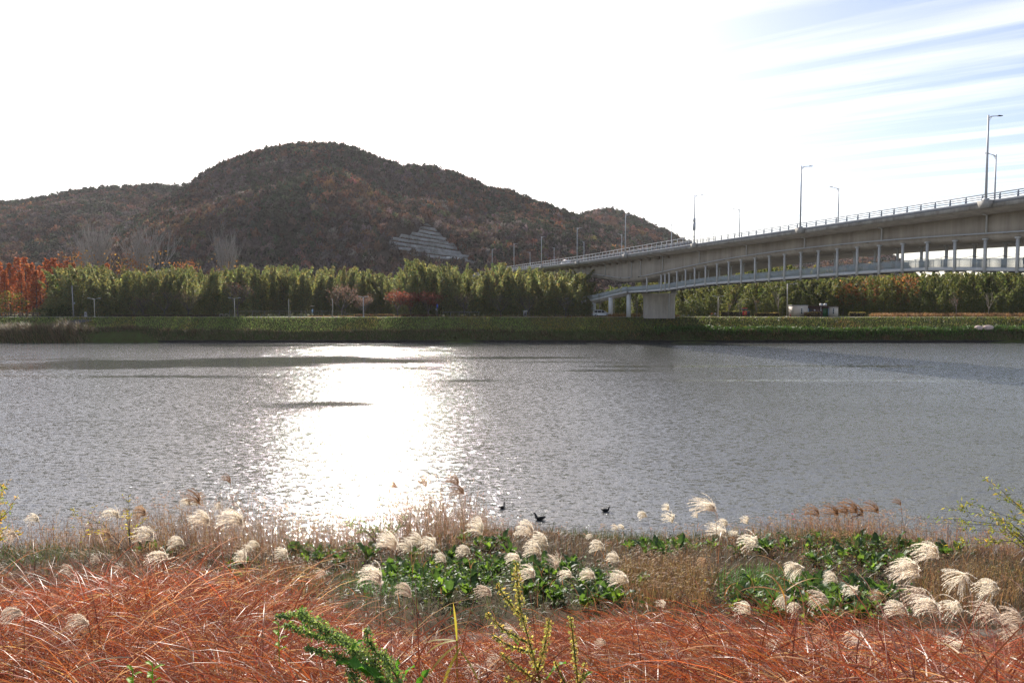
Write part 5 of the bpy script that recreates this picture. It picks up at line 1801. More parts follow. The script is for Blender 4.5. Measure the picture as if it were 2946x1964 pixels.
def scatter_near(n, x0, x1, y0, y1, dens=None):
    x = rng.uniform(x0, x1, n); y = rng.uniform(y0, y1, n)
    if dens is not None:
        k = rng.random(n) < dens(x, y)
        x, y = x[k], y[k]
    return np.stack([x, y, zn(x, y)], 1)


# ------------------------------------------------------------------ red grass: clumps of long arching blades
def grass_tuft(seed, pale):
    """one clump of arching blades about a metre long"""
    n = 46
    a = rng.uniform(0, 6.28, n); rr = .15 * np.sqrt(rng.random(n))
    P = np.stack([rr * np.cos(a), rr * np.sin(a), np.zeros(n)], 1)
    L = rng.uniform(.70, 1.45, n)
    az = np.where(rng.random(n) < .66, rng.normal(math.pi + .15, .7, n), rng.uniform(0, 6.28, n))
    col = pick([(0.27, 0.062, 0.019), (0.17, 0.036, 0.014), (0.32, 0.10, 0.028), (0.19, 0.085, 0.036), (0.40, 0.25, 0.12)], [9, 7, 5, 2.5, 1.0 + 1.8 * pale], n, .2, .07)
    tip = np.clip(col * np.array([1.15, 1.35, 1.5]) + 0.01, 0, .8)
    mb = MB()
    long_ = rng.random(n) < .75
    ribbons(mb, P, L, rng.uniform(.0055, .0115, n), az, np.abs(rng.normal(.30, .26, n)), np.where(long_, rng.uniform(1.2, 2.6, n), rng.uniform(2.6, 4.6, n)), 10, col, tip, 'taper', rng.normal(0, .8, n), 1.7)
    # broken and dry pieces hanging in the clump
    k = 10
    P2 = np.stack([rng.normal(0, .16, k), rng.normal(0, .16, k), rng.uniform(.25, .75, k)], 1)
    ribbons(mb, P2, rng.uniform(.15, .4, k), rng.uniform(.004, .008, k), rng.uniform(0, 6.28, k), rng.uniform(.9, 2.0, k), rng.uniform(.2, 1.6, k), 5, pick([(0.42, 0.28, 0.16), (0.25, 0.10, 0.05)], [1, 1], k), None, 'taper', 1.5)
    return mb.mesh('grass_tuft', M['redtuft'])


M['redtuft'] = leafy('red_tuft_blades', 0.45, 0.38, 1.3, spec=0.36, tint=(1.0, 0.88, 0.6), inst_col=True)
TUFTS = [grass_tuft(i, 0 if i < 8 else 1) for i in range(14)]


def red_grass():
    nc = 6600
    y = 2.75 + 7.5 * rng.random(nc) ** .85
    x = rng.uniform(-1, 1, nc) * (0.86 * y + 1.2)
    k = (y < near_ymax(x) + .25 * vnoise(x, y, 71, 2.0)) & (y > np.interp(x, [-6, -2.6, -.8, 0], [5.2, 4.6, 3.9, 2.7]))
    x, y = x[k], y[k]
    n = len(x)
    tall = np.clip(1.0 + .20 * vnoise(x, y, 72, .9), .62, 1.4) * np.interp(x, [-8, -3, 0, 3, 8], [1.36, 1.22, 1.05, .92, 1.0]) * rng.uniform(.8, 1.15, n)
    tc = np.array([1.10, 1.02, 1.16]) * np.exp(rng.normal(0, .26, (n, 1))) * np.ones((1, 3)) * np.exp(rng.normal(0, .07, (n, 3)))
    right = rng.random(n) < np.clip((x - .5) / 7, 0, .7)
    tc[right] *= np.array([1.08, 1.18, 1.2])
    old = rng.random(n) < np.clip((-1.5 - x) / 4, 0, .6) * np.clip((6 - y) / 3, 0, 1)
    tc[old] *= np.array([.62, .95, 1.25])
    pat = vnoise(x, y, 73, .8)
    tc *= (1 + .22 * pat)[:, None]
    idx = np.where(right, rng.integers(5, 14, n), rng.integers(0, 10, n))
    return scatter('red_grass', TUFTS, np.stack([x, y, zn(x, y) - .04], 1), rng.normal(0, .6, n), np.stack([np.ones(n), np.ones(n), np.ones(n)], 1) * tall[:, None], idx, tc)


tag(red_grass(), 'thick rust red autumn grass with arching glossy blades filling the front bank', kind='stuff')
# thin upright dead stems in it
n = 420
P = scatter_near(n, -8, 8, 3.4, 9.5, lambda x, y: (np.abs(x) < .86 * y + .8) & (y < near_ymax(x)))
mb = MB()
n = len(P)
ribbons(mb, P, rng.uniform(.9, 1.6, n), .006, rng.normal(math.pi, .9, n), rng.uniform(0, .35, n), rng.uniform(-.2, .5, n), 4, pick([(0.30, 0.15, 0.09), (0.42, 0.28, 0.17)], [2, 1], n))
tag(mb.build('dead_stems', M['straw']), 'thin dead grass stems standing in the red grass', kind='stuff')

# ------------------------------------------------------------------ low cover between the red grass and the water
n = 62000
P = scatter_near(n, -19, 19, 8.2, 21.0, lambda x, y: (np.abs(x) < .86 * y + 1.5) & ~((y > 10.05) & (y < 10.4) & (rng.random(len(x)) < .6)) & (y > near_ymax(x) - .4))
n = len(P)
pn = vnoise(P[:, 0], P[:, 1], 81, .55)
gc = np.where((pn > .25)[:, None], pick([(0.075, 0.105, 0.028), (0.11, 0.12, 0.04)], [2, 1], n), pick([(0.17, 0.088, 0.042), (0.105, 0.06, 0.034), (0.22, 0.14, 0.065), (0.10, 0.09, 0.036)], [4, 5, 2, 2], n))
mb = MB()
ribbons(mb, P, rng.uniform(.10, .36, n) * np.interp(P[:, 1], [9, 14, 20], [.8, 1.2, 1.3]), rng.uniform(.008, .016, n), rng.uniform(0, 6.28, n), rng.uniform(0, .7, n), rng.uniform(0, 1.5, n), 2, gc)
tag(mb.build('ground_cover', M['grass']), 'low mixed brown and green ground cover on the terrace above the water', kind='stuff')


def brush_density(x, y):
    """dry brush along the edge: thick left, thin in the middle, thick right"""
    px, _ = to_px(x, y, zn(x, y) + .5)
    px = px / S
    d = np.interp(px, [-200, 0, 170, 230, 420, 520, 760, 830, 1010, 1110, 1170, 1300, 1500, 1640, 1800, 1900, 2050, 2200, 2500], [.3, .35, .45, .9, .9, 1, 1, .9, 1.0, .7, .25, .12, .15, .28, .45, .9, .9, .85, .9])
    return d


mb = MB()
n = 26000
x = rng.uniform(-24, 24, n); yb = rng.uniform(14.5, 22.3, n)
k = (rng.random(n) < brush_density(x, yb)) & (np.abs(x) < .85 * yb + 1) & (rng.random(n) < np.interp(yb, [14.5, 16.5, 18, 22.3], [.08, .35, 1, 1]))
x, yb = x[k], yb[k]; n = len(x)
P = np.stack([x, yb, zn(x, yb) - .03], 1)
pxs, _ = to_px(x, yb, P[:, 2]); pxs = pxs / S
hm = np.interp(pxs, [0, 180, 300, 430, 560, 700, 780, 850, 920, 1000, 1080, 1130, 1250, 1600, 1850, 1950, 2060, 2300, 2400], [.8, .85, 1.05, 1.35, 1.35, 1.2, 1.0, 1.2, 1.45, 1.4, 1.1, .5, .35, .45, .6, .85, .8, .8, .9])
hm = (1.18 * hm + np.interp(pxs, [1100, 1150, 1750, 1850], [.25, 0, 0, .2])) * np.interp(yb, [15, 18.5, 20.5, 22.3], [.55, .9, 1, 1.15])
L = hm * rng.uniform(.45, 1.15, n)
bc = pick([(0.27, 0.145, 0.06), (0.19, 0.10, 0.045), (0.36, 0.22, 0.10), (0.26, 0.10, 0.045), (0.11, 0.07, 0.038)], [5, 5, 3, 2, 2.5], n)
az = rng.normal(math.pi, 1.3, n); lean = np.abs(rng.normal(.42, .36, n)); curl = rng.uniform(-.6, 1.7, n)
ends = ribbons(mb, P, L, rng.uniform(.007, .013, n), az, lean, curl, 3, bc)
# side twigs and seed wisps
for f_, q in ((.55, 2), (.8, 2)):
    for _ in range(q):
        b = P + (ends - P) * f_ + rng.normal(0, .03, P.shape)
        kk = rng.random(n) < .62
        ribbons(mb, b[kk], L[kk] * rng.uniform(.15, .4, kk.sum()), .008, rng.uniform(0, 6.28, kk.sum()), rng.uniform(.3, 1.2, kk.sum()), rng.uniform(0, 1, kk.sum()), 2, bc[kk] * 1.1)
kk = rng.random(n) < .30
e = np.repeat(ends[kk], 7, axis=0) + rng.normal(0, .035, (kk.sum() * 7, 3))
quads(mb, e, np.array([-1, 0, .25]) + rng.normal(0, .6, e.shape), rng.uniform(.05, .12, len(e)), .014, pick([(0.42, 0.27, 0.16), (0.36, 0.2, 0.11)], [1, 1], len(e)))
tag(mb.build('dry_brush', M['straw']), 'tangled dry brown brush along the edge of the near bank', kind='stuff')

# golden foxtail patch and bright grass patch
def px_patch(poly, n, h=0.0):
    """ground points whose picture lies in a polygon of photograph pixels (2352 wide)"""
    pts = []
    x = rng.uniform(-22, 22, n * 40); y = rng.uniform(9, 22, n * 40)
    z = zn(x, y) + h
    px, py = to_px(x, y, z)
    k = in_poly(px / S, py / S, poly)
    ix = np.nonzero(k)[0][:n]
    return np.stack([x[ix], y[ix], zn(x[ix], y[ix])], 1)


mb = MB()
P = np.concatenate([px_patch([(1430, 1275), (1600, 1270), (1650, 1310), (1630, 1360), (1560, 1380), (1450, 1360), (1410, 1320)], 4200, .3), px_patch([(600, 1290), (720, 1290), (760, 1320), (700, 1345), (610, 1335)], 1800, .3),
                    px_patch([(2080, 1290), (2352, 1290), (2352, 1360), (2150, 1380)], 2600, .3)])
n = len(P)
fc = pick([(0.32, 0.20, 0.08), (0.24, 0.14, 0.06), (0.16, 0.095, 0.045)], [3, 3, 3], n)
en = ribbons(mb, P, rng.uniform(.3, .62, n), .009, rng.uniform(0, 6.28, n), rng.uniform(0, .35, n), rng.uniform(.1, 1.0, n), 3, fc)
kk = rng.random(n) < .35
for _ in range(2):
    ribbons(mb, en[kk], rng.uniform(.06, .10, kk.sum()), .018, rng.uniform(0, 6.28, kk.sum()), rng.uniform(.5, 1.1, kk.sum()), rng.uniform(.8, 1.8, kk.sum()), 3, fc[kk] * 1.25, None, 'oval')
tag(mb.build('foxtail_grass', M['straw']), 'golden foxtail grass in dry patches on the terrace', kind='stuff')
mb = MB()
P = np.concatenate([px_patch([(1640, 1305), (1760, 1290), (1850, 1310), (1830, 1345), (1740, 1355), (1650, 1345)], 4200, .2), px_patch([(790, 1325), (900, 1300), (1010, 1310), (1000, 1350), (850, 1360)], 2600, .15),
                    px_patch([(930, 1265), (1040, 1265), (1030, 1295), (940, 1300)], 1300, .15)])
n = len(P)
ribbons(mb, P, rng.uniform(.18, .42, n), .010, rng.uniform(0, 6.28, n), rng.uniform(0, .5, n), rng.uniform(.3, 1.5, n), 3, pick([(0.10, 0.24, 0.035), (0.07, 0.17, 0.03), (0.16, 0.28, 0.06)], [3, 3, 2], n))
tag(mb.build('bright_grass', M['grass']), 'fresh bright green grass tufts among the leafy weeds', kind='stuff')


# ------------------------------------------------------------------ broad leaved weeds
def leaf_mesh(seed, L, W, curl, wave, name, mat, base):
    r = np.random.default_rng(seed)
    mb = MB()
    ns = 7
    vs, fs, cs = [], [], []
    for i in range(ns + 1):
        t = i / ns
        ang = -.9 + curl * t
        x = L * (t - .12 * t * t)
        z = L * (.42 * math.sin(1.9 * t + .1) - .05)
        w = W * (math.sin(math.pi * min(1, t * .93 + .05)) ** .75) * (1 if i < ns else .1)
        wv = wave * math.sin(i * 2.3 + seed)
        c = np.array(base) * r.uniform(.85, 1.2)
        vs += [(x, -w / 2, z + .12 * W + wv * W), (x, -w * .22, z + .01), (x, 0, z - .05 * W), (x, w * .22, z + .01), (x, w / 2, z + .12 * W - wv * W)]
        cs += [c, c, c * 1.25, c, c]
    for i in range(ns):
        for k in range(4):
            fs.append([i * 5 + k, i * 5 + k + 1, (i + 1) * 5 + k + 1, (i + 1) * 5 + k])
    mb.add(vs, fs, np.array(cs))
    return mb.mesh(name, mat, smooth=True)


LF = [leaf_mesh(i, l, w, c, wv, 'leaf', M['leaf'], b) for i, (l, w, c, wv, b) in enumerate(((.26, .10, .9, .12, (0.065, 0.125, 0.035)), (.22, .11, .7, .18, (0.09, 0.155, 0.04)), (.30, .11, 1.1, .1, (0.05, 0.095, 0.036)), (.20, .085, .6, .2, (0.15, 0.25, 0.05))))]
WEED_POLYS = [([(660, 1225), (740, 1218), (790, 1240), (830, 1275), (760, 1295), (690, 1280), (650, 1255)], 24, 'left leafy patch below the dry brush'),
              ([(480, 1300), (560, 1285), (625, 1308), (540, 1330)], 6, 'small leafy tuft left of the green patches'),
              ([(870, 1310), (960, 1285), (1080, 1275), (1160, 1290), (1170, 1340), (1050, 1365), (930, 1360)], 48, 'wide leafy patch behind the red grass'),
              ([(1180, 1290), (1290, 1290), (1400, 1320), (1420, 1370), (1300, 1385), (1200, 1360)], 33, 'leafy patch right of the tall seeding dock'),
              ([(1600, 1330), (1720, 1350), (1880, 1340), (2040, 1350), (2060, 1420), (1900, 1440), (1740, 1410)], 51, 'leafy patch beside the grey path'),
              ([(1830, 1240), (1960, 1215), (2090, 1225), (2110, 1275), (1990, 1330), (1870, 1310)], 45, 'leafy patch on the mound at the water edge'),
              ([(1450, 1255), (1560, 1240), (1620, 1260), (1540, 1275)], 12, 'thin leafy strip near the water'),
              ([(1680, 1255), (1790, 1235), (1830, 1262), (1720, 1285)], 10, 'thin leafy strip left of the mound'),
              ([(780, 1200), (880, 1205), (900, 1232), (800, 1235)], 10, 'leafy tuft under the middle brush'),
              ([(300, 1262), (420, 1250), (500, 1262), (400, 1285)], 9, 'sparse leafy strip under the left brush'),
              ([(1040, 1225), (1160, 1235), (1170, 1262), (1060, 1262)], 8, 'leafy strip between the brush and the wide patch'),
              ([(2120, 1235), (2200, 1240), (2190, 1265), (2120, 1262)], 6, 'leafy tuft right of the mound')]
mb = MB()
for poly, cnt, where in WEED_POLYS:
    P = px_patch(poly, cnt * 75, .1)
    n = len(P)
    P = P + np.stack([rng.normal(0, .4, n), rng.normal(0, .4, n), np.zeros(n)], 1)
    P[:, 2] = zn(P[:, 0], P[:, 1]) + rng.uniform(.0, .26, n)
    quads(mb, P, rng.normal(size=(n, 3)), rng.uniform(.05, .13, n), rng.uniform(.03, .06, n), pick([(0.075, 0.13, 0.035), (0.05, 0.085, 0.03), (0.13, 0.18, 0.05), (0.18, 0.15, 0.05)], [4, 4, 2, 1.2], n), rng.normal(0, .5, (n, 3)) + np.array([0, 0, 1.0]))
tag(mb.build('leafy_undergrowth', M['leaf']), 'small leaved green undergrowth filling the weed patches', kind='stuff')
wk = 0
for poly, cnt, where in WEED_POLYS:
    P = px_patch(poly, cnt * 8, .15)
    if len(P) == 0: continue
    sel = P[rng.choice(len(P), min(cnt, len(P)), replace=False)]
    for p in sel:
        if rng.random() < .35:
            p = p + np.array([rng.normal(0, .55), rng.normal(0, .5), 0]); p[1] = max(p[1], 10.6); p[2] = float(zn(p[0], p[1]))
        t = thing('leafy_weed', f'broad leaved green weed in the {where}', 'weed', tuple(p), rng.uniform(0, 6.28), 'broad leaved weeds, ' + where)
        for k in range(int(rng.integers(6, 10))):
            s_ = rng.uniform(.75, 1.55)
            inst('leaf', LF[int(rng.integers(0, 4))], t, (rng.normal(0, .03), rng.normal(0, .03), rng.uniform(0, .12)), (rng.normal(0, .25), -rng.uniform(.0, .75), k * 2.4 + rng.normal(0, .3)), s_)
        wk += 1


# ------------------------------------------------------------------ silver grass plumes
def plume_mesh(seed, tint, dense=1.0, spread=1.0, round_=0.0):
    """plume of unit size: stem end at the origin, strands blown towards -x"""
    r = np.random.default_rng(seed)
    mb = MB()
    ns = int(34 * dense)
    for s in range(ns):
        f = s / (ns - 1)
        tuft = round(f * 7) / 7 + r.normal(0, .06)
        p0 = np.array([-.05 * f + .015 * r.normal(), .02 * r.normal(), .20 * f])
        L = (.80 - .22 * abs(tuft - .45)) * r.uniform(.85, 1.06)
        a = r.normal(0, .10 + .8 * round_) + .45 * math.sin(tuft * 19 + seed)
        el = R(18 + 62 * tuft) + r.normal(0, .06)
        dr = R(42 + 42 * tuft + 14 * r.random())
        seg = 7
        p = p0.copy(); pts = [p.copy()]
        for k in range(seg):
            e = el - dr * ((k + 1) / seg) ** 1.2
            d = np.array([-math.cos(e) * math.cos(a), math.cos(e) * math.sin(a), math.sin(e)])
            p = p + d * L / seg
            pts.append(p.copy())
        pts = np.array(pts)
        c = np.array(tint) * r.uniform(.85, 1.12)
        # rachis
        T = np.diff(pts, axis=0); T = np.vstack([T, T[-1:]]); T /= np.linalg.norm(T, axis=1, keepdims=True)
        sd = np.cross(T, r.normal(size=3)); sd /= np.linalg.norm(sd, axis=1, keepdims=True)
        w = .016 * (1 - .75 * np.linspace(0, 1, seg + 1))[:, None]
        V = np.stack([pts - sd * w, pts + sd * w], 1).reshape(-1, 3)
        mb.add(V, [[2 * k, 2 * k + 1, 2 * k + 3, 2 * k + 2] for k in range(seg)], c)
        # silky hairs along it
        nh = 46
        t = r.uniform(.05, 1, nh); ix = np.minimum((t * seg).astype(int), seg - 1); fr = t * seg - ix
        b = pts[ix] * (1 - fr)[:, None] + pts[ix + 1] * fr[:, None]
        dd = T[ix] * 1.0 + r.normal(0, .46, (nh, 3))
        dd /= np.linalg.norm(dd, axis=1, keepdims=True)
        hl = r.uniform(.06, .11, nh)[:, None] * (1.1 - .5 * t[:, None])
        sdh = np.cross(dd, r.normal(size=(nh, 3))); sdh /= np.linalg.norm(sdh, axis=1, keepdims=True)
        V = np.stack([b - sdh * .0075, b + sdh * .0075, b + dd * hl], 1).reshape(-1, 3)
        mb.add(V, np.arange(nh * 3).reshape(nh, 3), np.tile(c * 1.05, (nh * 3, 1)))
    return mb.mesh('plume', M['fluff'])


CREAM, TAN, GREYC = (0.86, 0.79, 0.67), (0.55, 0.38, 0.24), (0.70, 0.60, 0.49)
PL = {'c': [plume_mesh(500 + i, CREAM, 1.0, 1, .0 if i < 5 else .5) for i in range(7)], 't': [plume_mesh(520 + i, TAN, .8) for i in range(2)], 'g': [plume_mesh(540 + i, GREYC, .85, 1, .2 * i) for i in range(3)]}
STEM = MB(); STEM.tube([(0, 0, 0), (-.0, 0, .5), (0, 0, 1)], [.0034, .003, .0022], 5, cap=False, col=(0.30, 0.17, 0.09)); STEM = STEM.mesh('stem', M['straw'])
BL = []
for i in range(3):
    m_ = MB(); ribbons(m_, [(0, 0, 0)], [.55], [.010], [math.pi + i], [.25], [1.5], 5, (0.40, 0.18, 0.08), (0.5, 0.35, 0.2), 'taper', .5); BL.append(m_.mesh('blade', M['redgrass']))
PLUMES = [(255, 1173, 45, 'c'), (243, 1222, 32, 't'), (331, 1224, 50, 'c'), (322, 1172, 34, 't'), (365, 1266, 52, 'c'), (404, 1235, 44, 'c'), (459, 1188, 52, 'c'), (532, 1190, 62, 'c'), (427, 1150, 28, 'c'), (446, 1154, 22, 'c'),
          (500, 1158, 22, 'c'), (77, 1187, 30, 'c'), (24, 1218, 36, 'g'), (217, 1278, 30, 'g'), (157, 1305, 34, 'g'), (268, 1306, 30, 'g'), (567, 1252, 34, 'c'), (584, 1244, 30, 'c'), (552, 1281, 34, 'c'), (646, 1265, 36, 'c'),
          (492, 1317, 24, 'g'), (533, 1338, 24, 'g'), (36, 1392, 52, 'g'), (183, 1413, 54, 'g'), (331, 1386, 32, 'g'), (738, 1310, 26, 'g'),
          (884, 1243, 62, 'c'), (928, 1250, 46, 'c'), (952, 1236, 40, 'c'), (982, 1248, 44, 'c'), (1063, 1255, 42, 'c'), (1094, 1212, 44, 'c'), (1202, 1217, 54, 'c'), (1241, 1236, 46, 'c'), (1222, 1256, 48, 'c'), (1179, 1275, 40, 'c'),
          (1012, 1279, 32, 'c'), (849, 1322, 62, 'c'), (925, 1356, 46, 'g'), (1210, 1308, 48, 'c'), (1262, 1293, 40, 'g'), (1300, 1313, 34, 'c'), (1352, 1313, 40, 'c'), (1424, 1318, 48, 'c'), (1372, 1247, 42, 'c'), (1408, 1277, 36, 'c'),
          (1477, 1177, 24, 'c'), (1527, 1165, 22, 'c'), (1534, 1190, 30, 'c'), (1412, 1207, 18, 'c'), (1427, 1210, 18, 'c'), (1355, 1226, 18, 'c'), (1108, 1350, 50, 'g'), (1170, 1447, 56, 'g'), (1096, 1532, 60, 'g'), (1135, 1520, 54, 'g'),
          (1380, 1470, 28, 'g'), (1517, 1385, 30, 'c'), (1619, 1152, 64, 'c'), (1645, 1215, 52, 'c'), (1660, 1193, 34, 'c'), (1596, 1183, 16, 'c'), (1708, 1195, 22, 'c'), (1685, 1221, 22, 'c'), (1719, 1238, 50, 'c'), (1830, 1286, 46, 'c'),
          (1910, 1325, 36, 'c'), (1798, 1355, 42, 'c'), (1827, 1382, 34, 'c'), (1706, 1394, 42, 'c'), (1885, 1366, 46, 'g'), (1955, 1352, 38, 'c'), (2022, 1362, 36, 't'), (2128, 1255, 72, 'c'), (2085, 1283, 72, 'c'), (2092, 1303, 52, 'c'),
          (2196, 1302, 64, 'c'), (2098, 1342, 64, 'g'), (2138, 1384, 66, 'c'), (2188, 1382, 58, 'c'), (2068, 1393, 60, 'c'), (2273, 1334, 56, 'c'), (2265, 1392, 70, 'g'), (2330, 1408, 52, 'g'), (2328, 1440, 54, 'g'), (2197, 1477, 58, 'c'),
          (1968, 1455, 54, 'g'), (1783, 1463, 38, 'g'), (1614, 1280, 26, 't'), (2035, 1540, 40, 'g')]


def plume_band(px, py):
    base = np.interp(px, [0, 600, 900, 1300, 1600, 1950, 2352], [1310, 1340, 1375, 1380, 1420, 1470, 1410])
    if py > base - 4: return 'against the red grass'
    if py < np.interp(px, [0, 300, 560, 760, 1100, 1700, 2352], [1200, 1185, 1170, 1200, 1215, 1222, 1240]): return 'against the river'
    return ('above the brush left of the glitter' if px < 700 else 'over the leafy patch below the glitter' if px < 1010 else 'over the plants below the coots' if px < 1450 else
            'between the dry patch and the mound' if px < 1890 else 'in front of the right mound')


count = {}
order = sorted(PLUMES, key=lambda q: q[0])
for (cx, cy, sz, kd) in order:
    b_ = plume_band(cx, cy)
    i = count.get(b_, 0); count[b_] = i + 1
    best = None
    for Y in np.arange(3.6, 21, .1):
        ln = sz * S * Y / FPX
        p = at(cx * S, cy * S, Y)
        hgt = p.z - ln * .1 - float(zn(p.x + .3 * ln, Y))
        cost = ((ln - .34) / .12) ** 2 + (max(0, (1.5 if Y < 9.6 else .95) - hgt) / .2) ** 2 + (max(0, hgt - 2.3) / .3) ** 2
        if Y > 9.6 and Y < 11.2: cost += .5
        if best is None or cost < best[0]: best = (cost, Y, ln, p)
    _, Y, ln, p = best
    ang = rng.normal(0, .28)
    size = ln / .80
    # the plume mesh hangs to the left of the stem end
    off = Vector((.34 * size * math.cos(ang), .0, -.30 * size))
    top = p + off
    gx, gy = top.x + rng.normal(.10, .12), top.y + rng.normal(.05, .1)
    gz = float(zn(gx, gy))
    word = 'large' if sz >= 56 else 'medium' if sz >= 36 else 'small'
    tone = {'c': 'cream', 't': 'tan', 'g': 'greyish'}[kd]
    t = thing('silver_grass', f'{word} {tone} plume, {ordinal(i)} from the left of those seen {b_}', 'silver grass', (gx, gy, gz), 0, 'silver grass plumes on the near bank')
    d = Vector((top.x - gx, top.y - gy, top.z - gz))
    so = inst('stem', STEM, t, (0, 0, -.05), d.to_track_quat('Z', 'X').to_euler(), (1, 1, d.length + .05))
    inst('plume', PL[kd][int(rng.integers(0, len(PL[kd])))], t, tuple(d), (rng.normal(0, .15), rng.normal(0.0, .25) - (.35 if cx > 1750 else 0), ang), (size * rng.uniform(.9, 1.12), size * rng.uniform(.8, 1.2), size * rng.uniform(.78, 1.2)))
    for k in range(2):
        f = rng.uniform(.3, .75)
        inst('blade', BL[int(rng.integers(0, 3))], t, tuple(d * f), (0, 0, rng.uniform(0, 6.28)), rng.uniform(.7, 1.2))

# brown reed heads on the right mound
RH = [plume_mesh(560 + i, (0.30, 0.17, 0.09), .55) for i in range(2)]
for i, (cx, cy, sz) in enumerate([(1868, 1176, 34), (1912, 1174, 34), (1934, 1172, 30), (1952, 1165, 44), (1966, 1172, 40), (2004, 1168, 34), (2062, 1155, 18), (443, 1146, 40), (1040, 1106, 30), (1052, 1124, 34), (520, 1102, 22), (900, 1112, 26), (968, 1112, 24)]):
    Y = 17.5 if cx > 1500 else 18.5
    ln = sz * S * Y / FPX
    p = at(cx * S, cy * S, Y)
    gx, gy = p.x + .35, Y + .1
    gz = float(zn(gx, gy))
    where = 'on the right mound' if cx > 1500 else 'in the left and middle brush'
    k = i if cx > 1500 else i - 7
    t = thing('reed', f'{ordinal(k)} brown reed head from the left {where}' if cx > 1500 else ['thick tan reed head above the left brush', 'upper thin reed head at the right end of the middle brush', 'lower thin reed head at the right end of the middle brush', 'lone thin reed head left of the sun glitter', 'faint reed head in the middle of the sun glitter', 'faint reed head at the right of the sun glitter'][k], 'reed', (gx, gy, gz), 0, 'brown reeds at the water edge')
    size = ln / .6
    top = p + Vector((.25 * size, 0, -.2 * size))
    d = Vector((top.x - gx, top.y - gy, top.z - gz))
    inst('stem', STEM, t, (0, 0, -.05), d.to_track_quat('Z', 'X').to_euler(), (1.4, 1.4, d.length + .05))
    inst('plume', RH[i % 2], t, tuple(d), (0, rng.normal(.25, .15), rng.normal(0, .3)), (size, size * .6, size * .8))
    for k in range(4):
        inst('blade', BL[k % 3], t, tuple(d * rng.uniform(.3, .8)), (0, 0, rng.uniform(0, 6.28)), rng.uniform(.6, .9))


# ------------------------------------------------------------------ docks in front
def whorl_pts(r, p0, p1, n, rad, loose=False):
    f = r.random(n) ** .9
    k = max(3, int(np.linalg.norm(p1 - p0) / (.028 if loose else .02)))
    f = np.where(r.random(n) < (.92 if loose else .7), (np.floor(f * k) + .5 + r.normal(0, .13 if loose else .2, n)) / k, f)
    f = np.clip(f, 0, 1)
    rr = rad * (1.05 - .75 * f) * np.sqrt(r.uniform(.15, 1, n)); a = r.uniform(0, 6.28, n)
    return p0[None] + (p1 - p0)[None] * f[:, None] + np.stack([rr * np.cos(a), rr * np.sin(a), r.normal(0, rad * .25, n)], 1), f


def dock(name, lab, root, stems, cols, grain, hang, leaves, leafcol):
    """stems: list of (points, seed radius) in world metres; leaves: list of (point, rz, tilt, length)"""
    t = thing(name, lab, 'dock plant', root)
    r = np.random.default_rng(77)
    O = np.array(root)
    for pts, rad, dens in stems:
        pts = [np.array(p) - O for p in pts]
        m_ = MB(); m_.tube([tuple(p) for p in pts], list(np.linspace(.0065, .0025, len(pts))), 6, cap=False, col=(0.12, 0.16, 0.05)); m_.build('stem', M['leaf'], t)
        mb = MB()
        for a, b in zip(pts[:-1], pts[1:]):
            n = int((.62 if hang < -.3 else 1.25) * dens * np.linalg.norm(b - a))
            rad_ = rad * (1.3 if hang < -.3 else 1.6)
            P, f = whorl_pts(r, a, b, n, rad_, hang < -.3)
            P = P + (r.normal(0, .004, P.shape) if hang < -.3 else 0)
            d = r.normal(0, .8, (n, 3)); d[:, 2] += hang
            quads(mb, P, d, r.uniform(.8, 1.4, n) * grain, r.uniform(.8, 1.2, n) * grain * .85, pick(cols, [3, 2, 1.5], n, .2, .06))
        so = mb.build('seed_spike', M['leaf'], t); so['kind'] = 'stuff'
    for p, rz, tilt, ln in leaves:
        me = LONG[int(r.integers(0, 2))]
        inst('leaf', me, t, tuple(np.array(p) - O), (r.normal(0, .3), -tilt, rz), (ln, ln, ln))
    return t


LONG = [leaf_mesh(30 + i, 1.0, .24, 1.0, .28, 'leaf', M['leaf'], (0.09, 0.24, 0.03)) for i in range(2)]
DG = [(0.18, 0.265, 0.105), (0.105, 0.17, 0.06), (0.28, 0.35, 0.17)]
A = lambda x, y, Y: np.array(at(x * S, y * S, Y))
Yd = 3.3
base = A(955, 1760, Yd)
base[2] = float(zn(base[0], Yd)) - .02
m0 = [A(915, 1640, Yd), A(860, 1545, Yd), A(800, 1480, Yd - .02), A(735, 1440, Yd - .05), A(690, 1405, Yd - .08)]
st_ = [([base, m0[0]], .012, 300), (m0[:3], .045, 2300), (m0[2:], .034, 2100),
       ([A(735, 1440, Yd), A(690, 1410, Yd), A(635, 1415, Yd)], .018, 1500), ([A(770, 1470, Yd), A(710, 1455, Yd + .03), A(655, 1432, Yd + .03)], .018, 1400), ([A(830, 1530, Yd), A(770, 1505, Yd - .03), A(702, 1488, Yd - .03)], .020, 1500),
       ([A(880, 1570, Yd), A(850, 1510, Yd + .05), A(770, 1455, Yd + .05)], .026, 1600), ([A(905, 1620, Yd), A(890, 1530, Yd + .05), A(845, 1470, Yd + .06), A(842, 1442, Yd + .06)], .019, 1500),
       ([A(940, 1690, Yd), A(915, 1560, Yd - .04), A(880, 1500, Yd - .04)], .030, 1700), ([A(880, 1600, Yd), A(830, 1580, Yd - .05), A(800, 1540, Yd - .06)], .03, 1600)]
dock('curly_dock', 'bright green curly dock leaning left in the red grass at the front', tuple(base), st_, DG, .0135, -.1,
     [(A(880, 1560, Yd - .05), math.pi + .2, .05, .26), (A(860, 1552, Yd - .08), math.pi - .35, -.15, .2), (A(915, 1585, Yd), .45, .45, .14), (A(800, 1500, Yd - .05), .3, .3, .10), (A(915, 1560, Yd), 1.0, 1.1, .12), (A(705, 1445, Yd), 1.2, 1.25, .13), (A(950, 1600, Yd), .6, .6, .16)], DG)
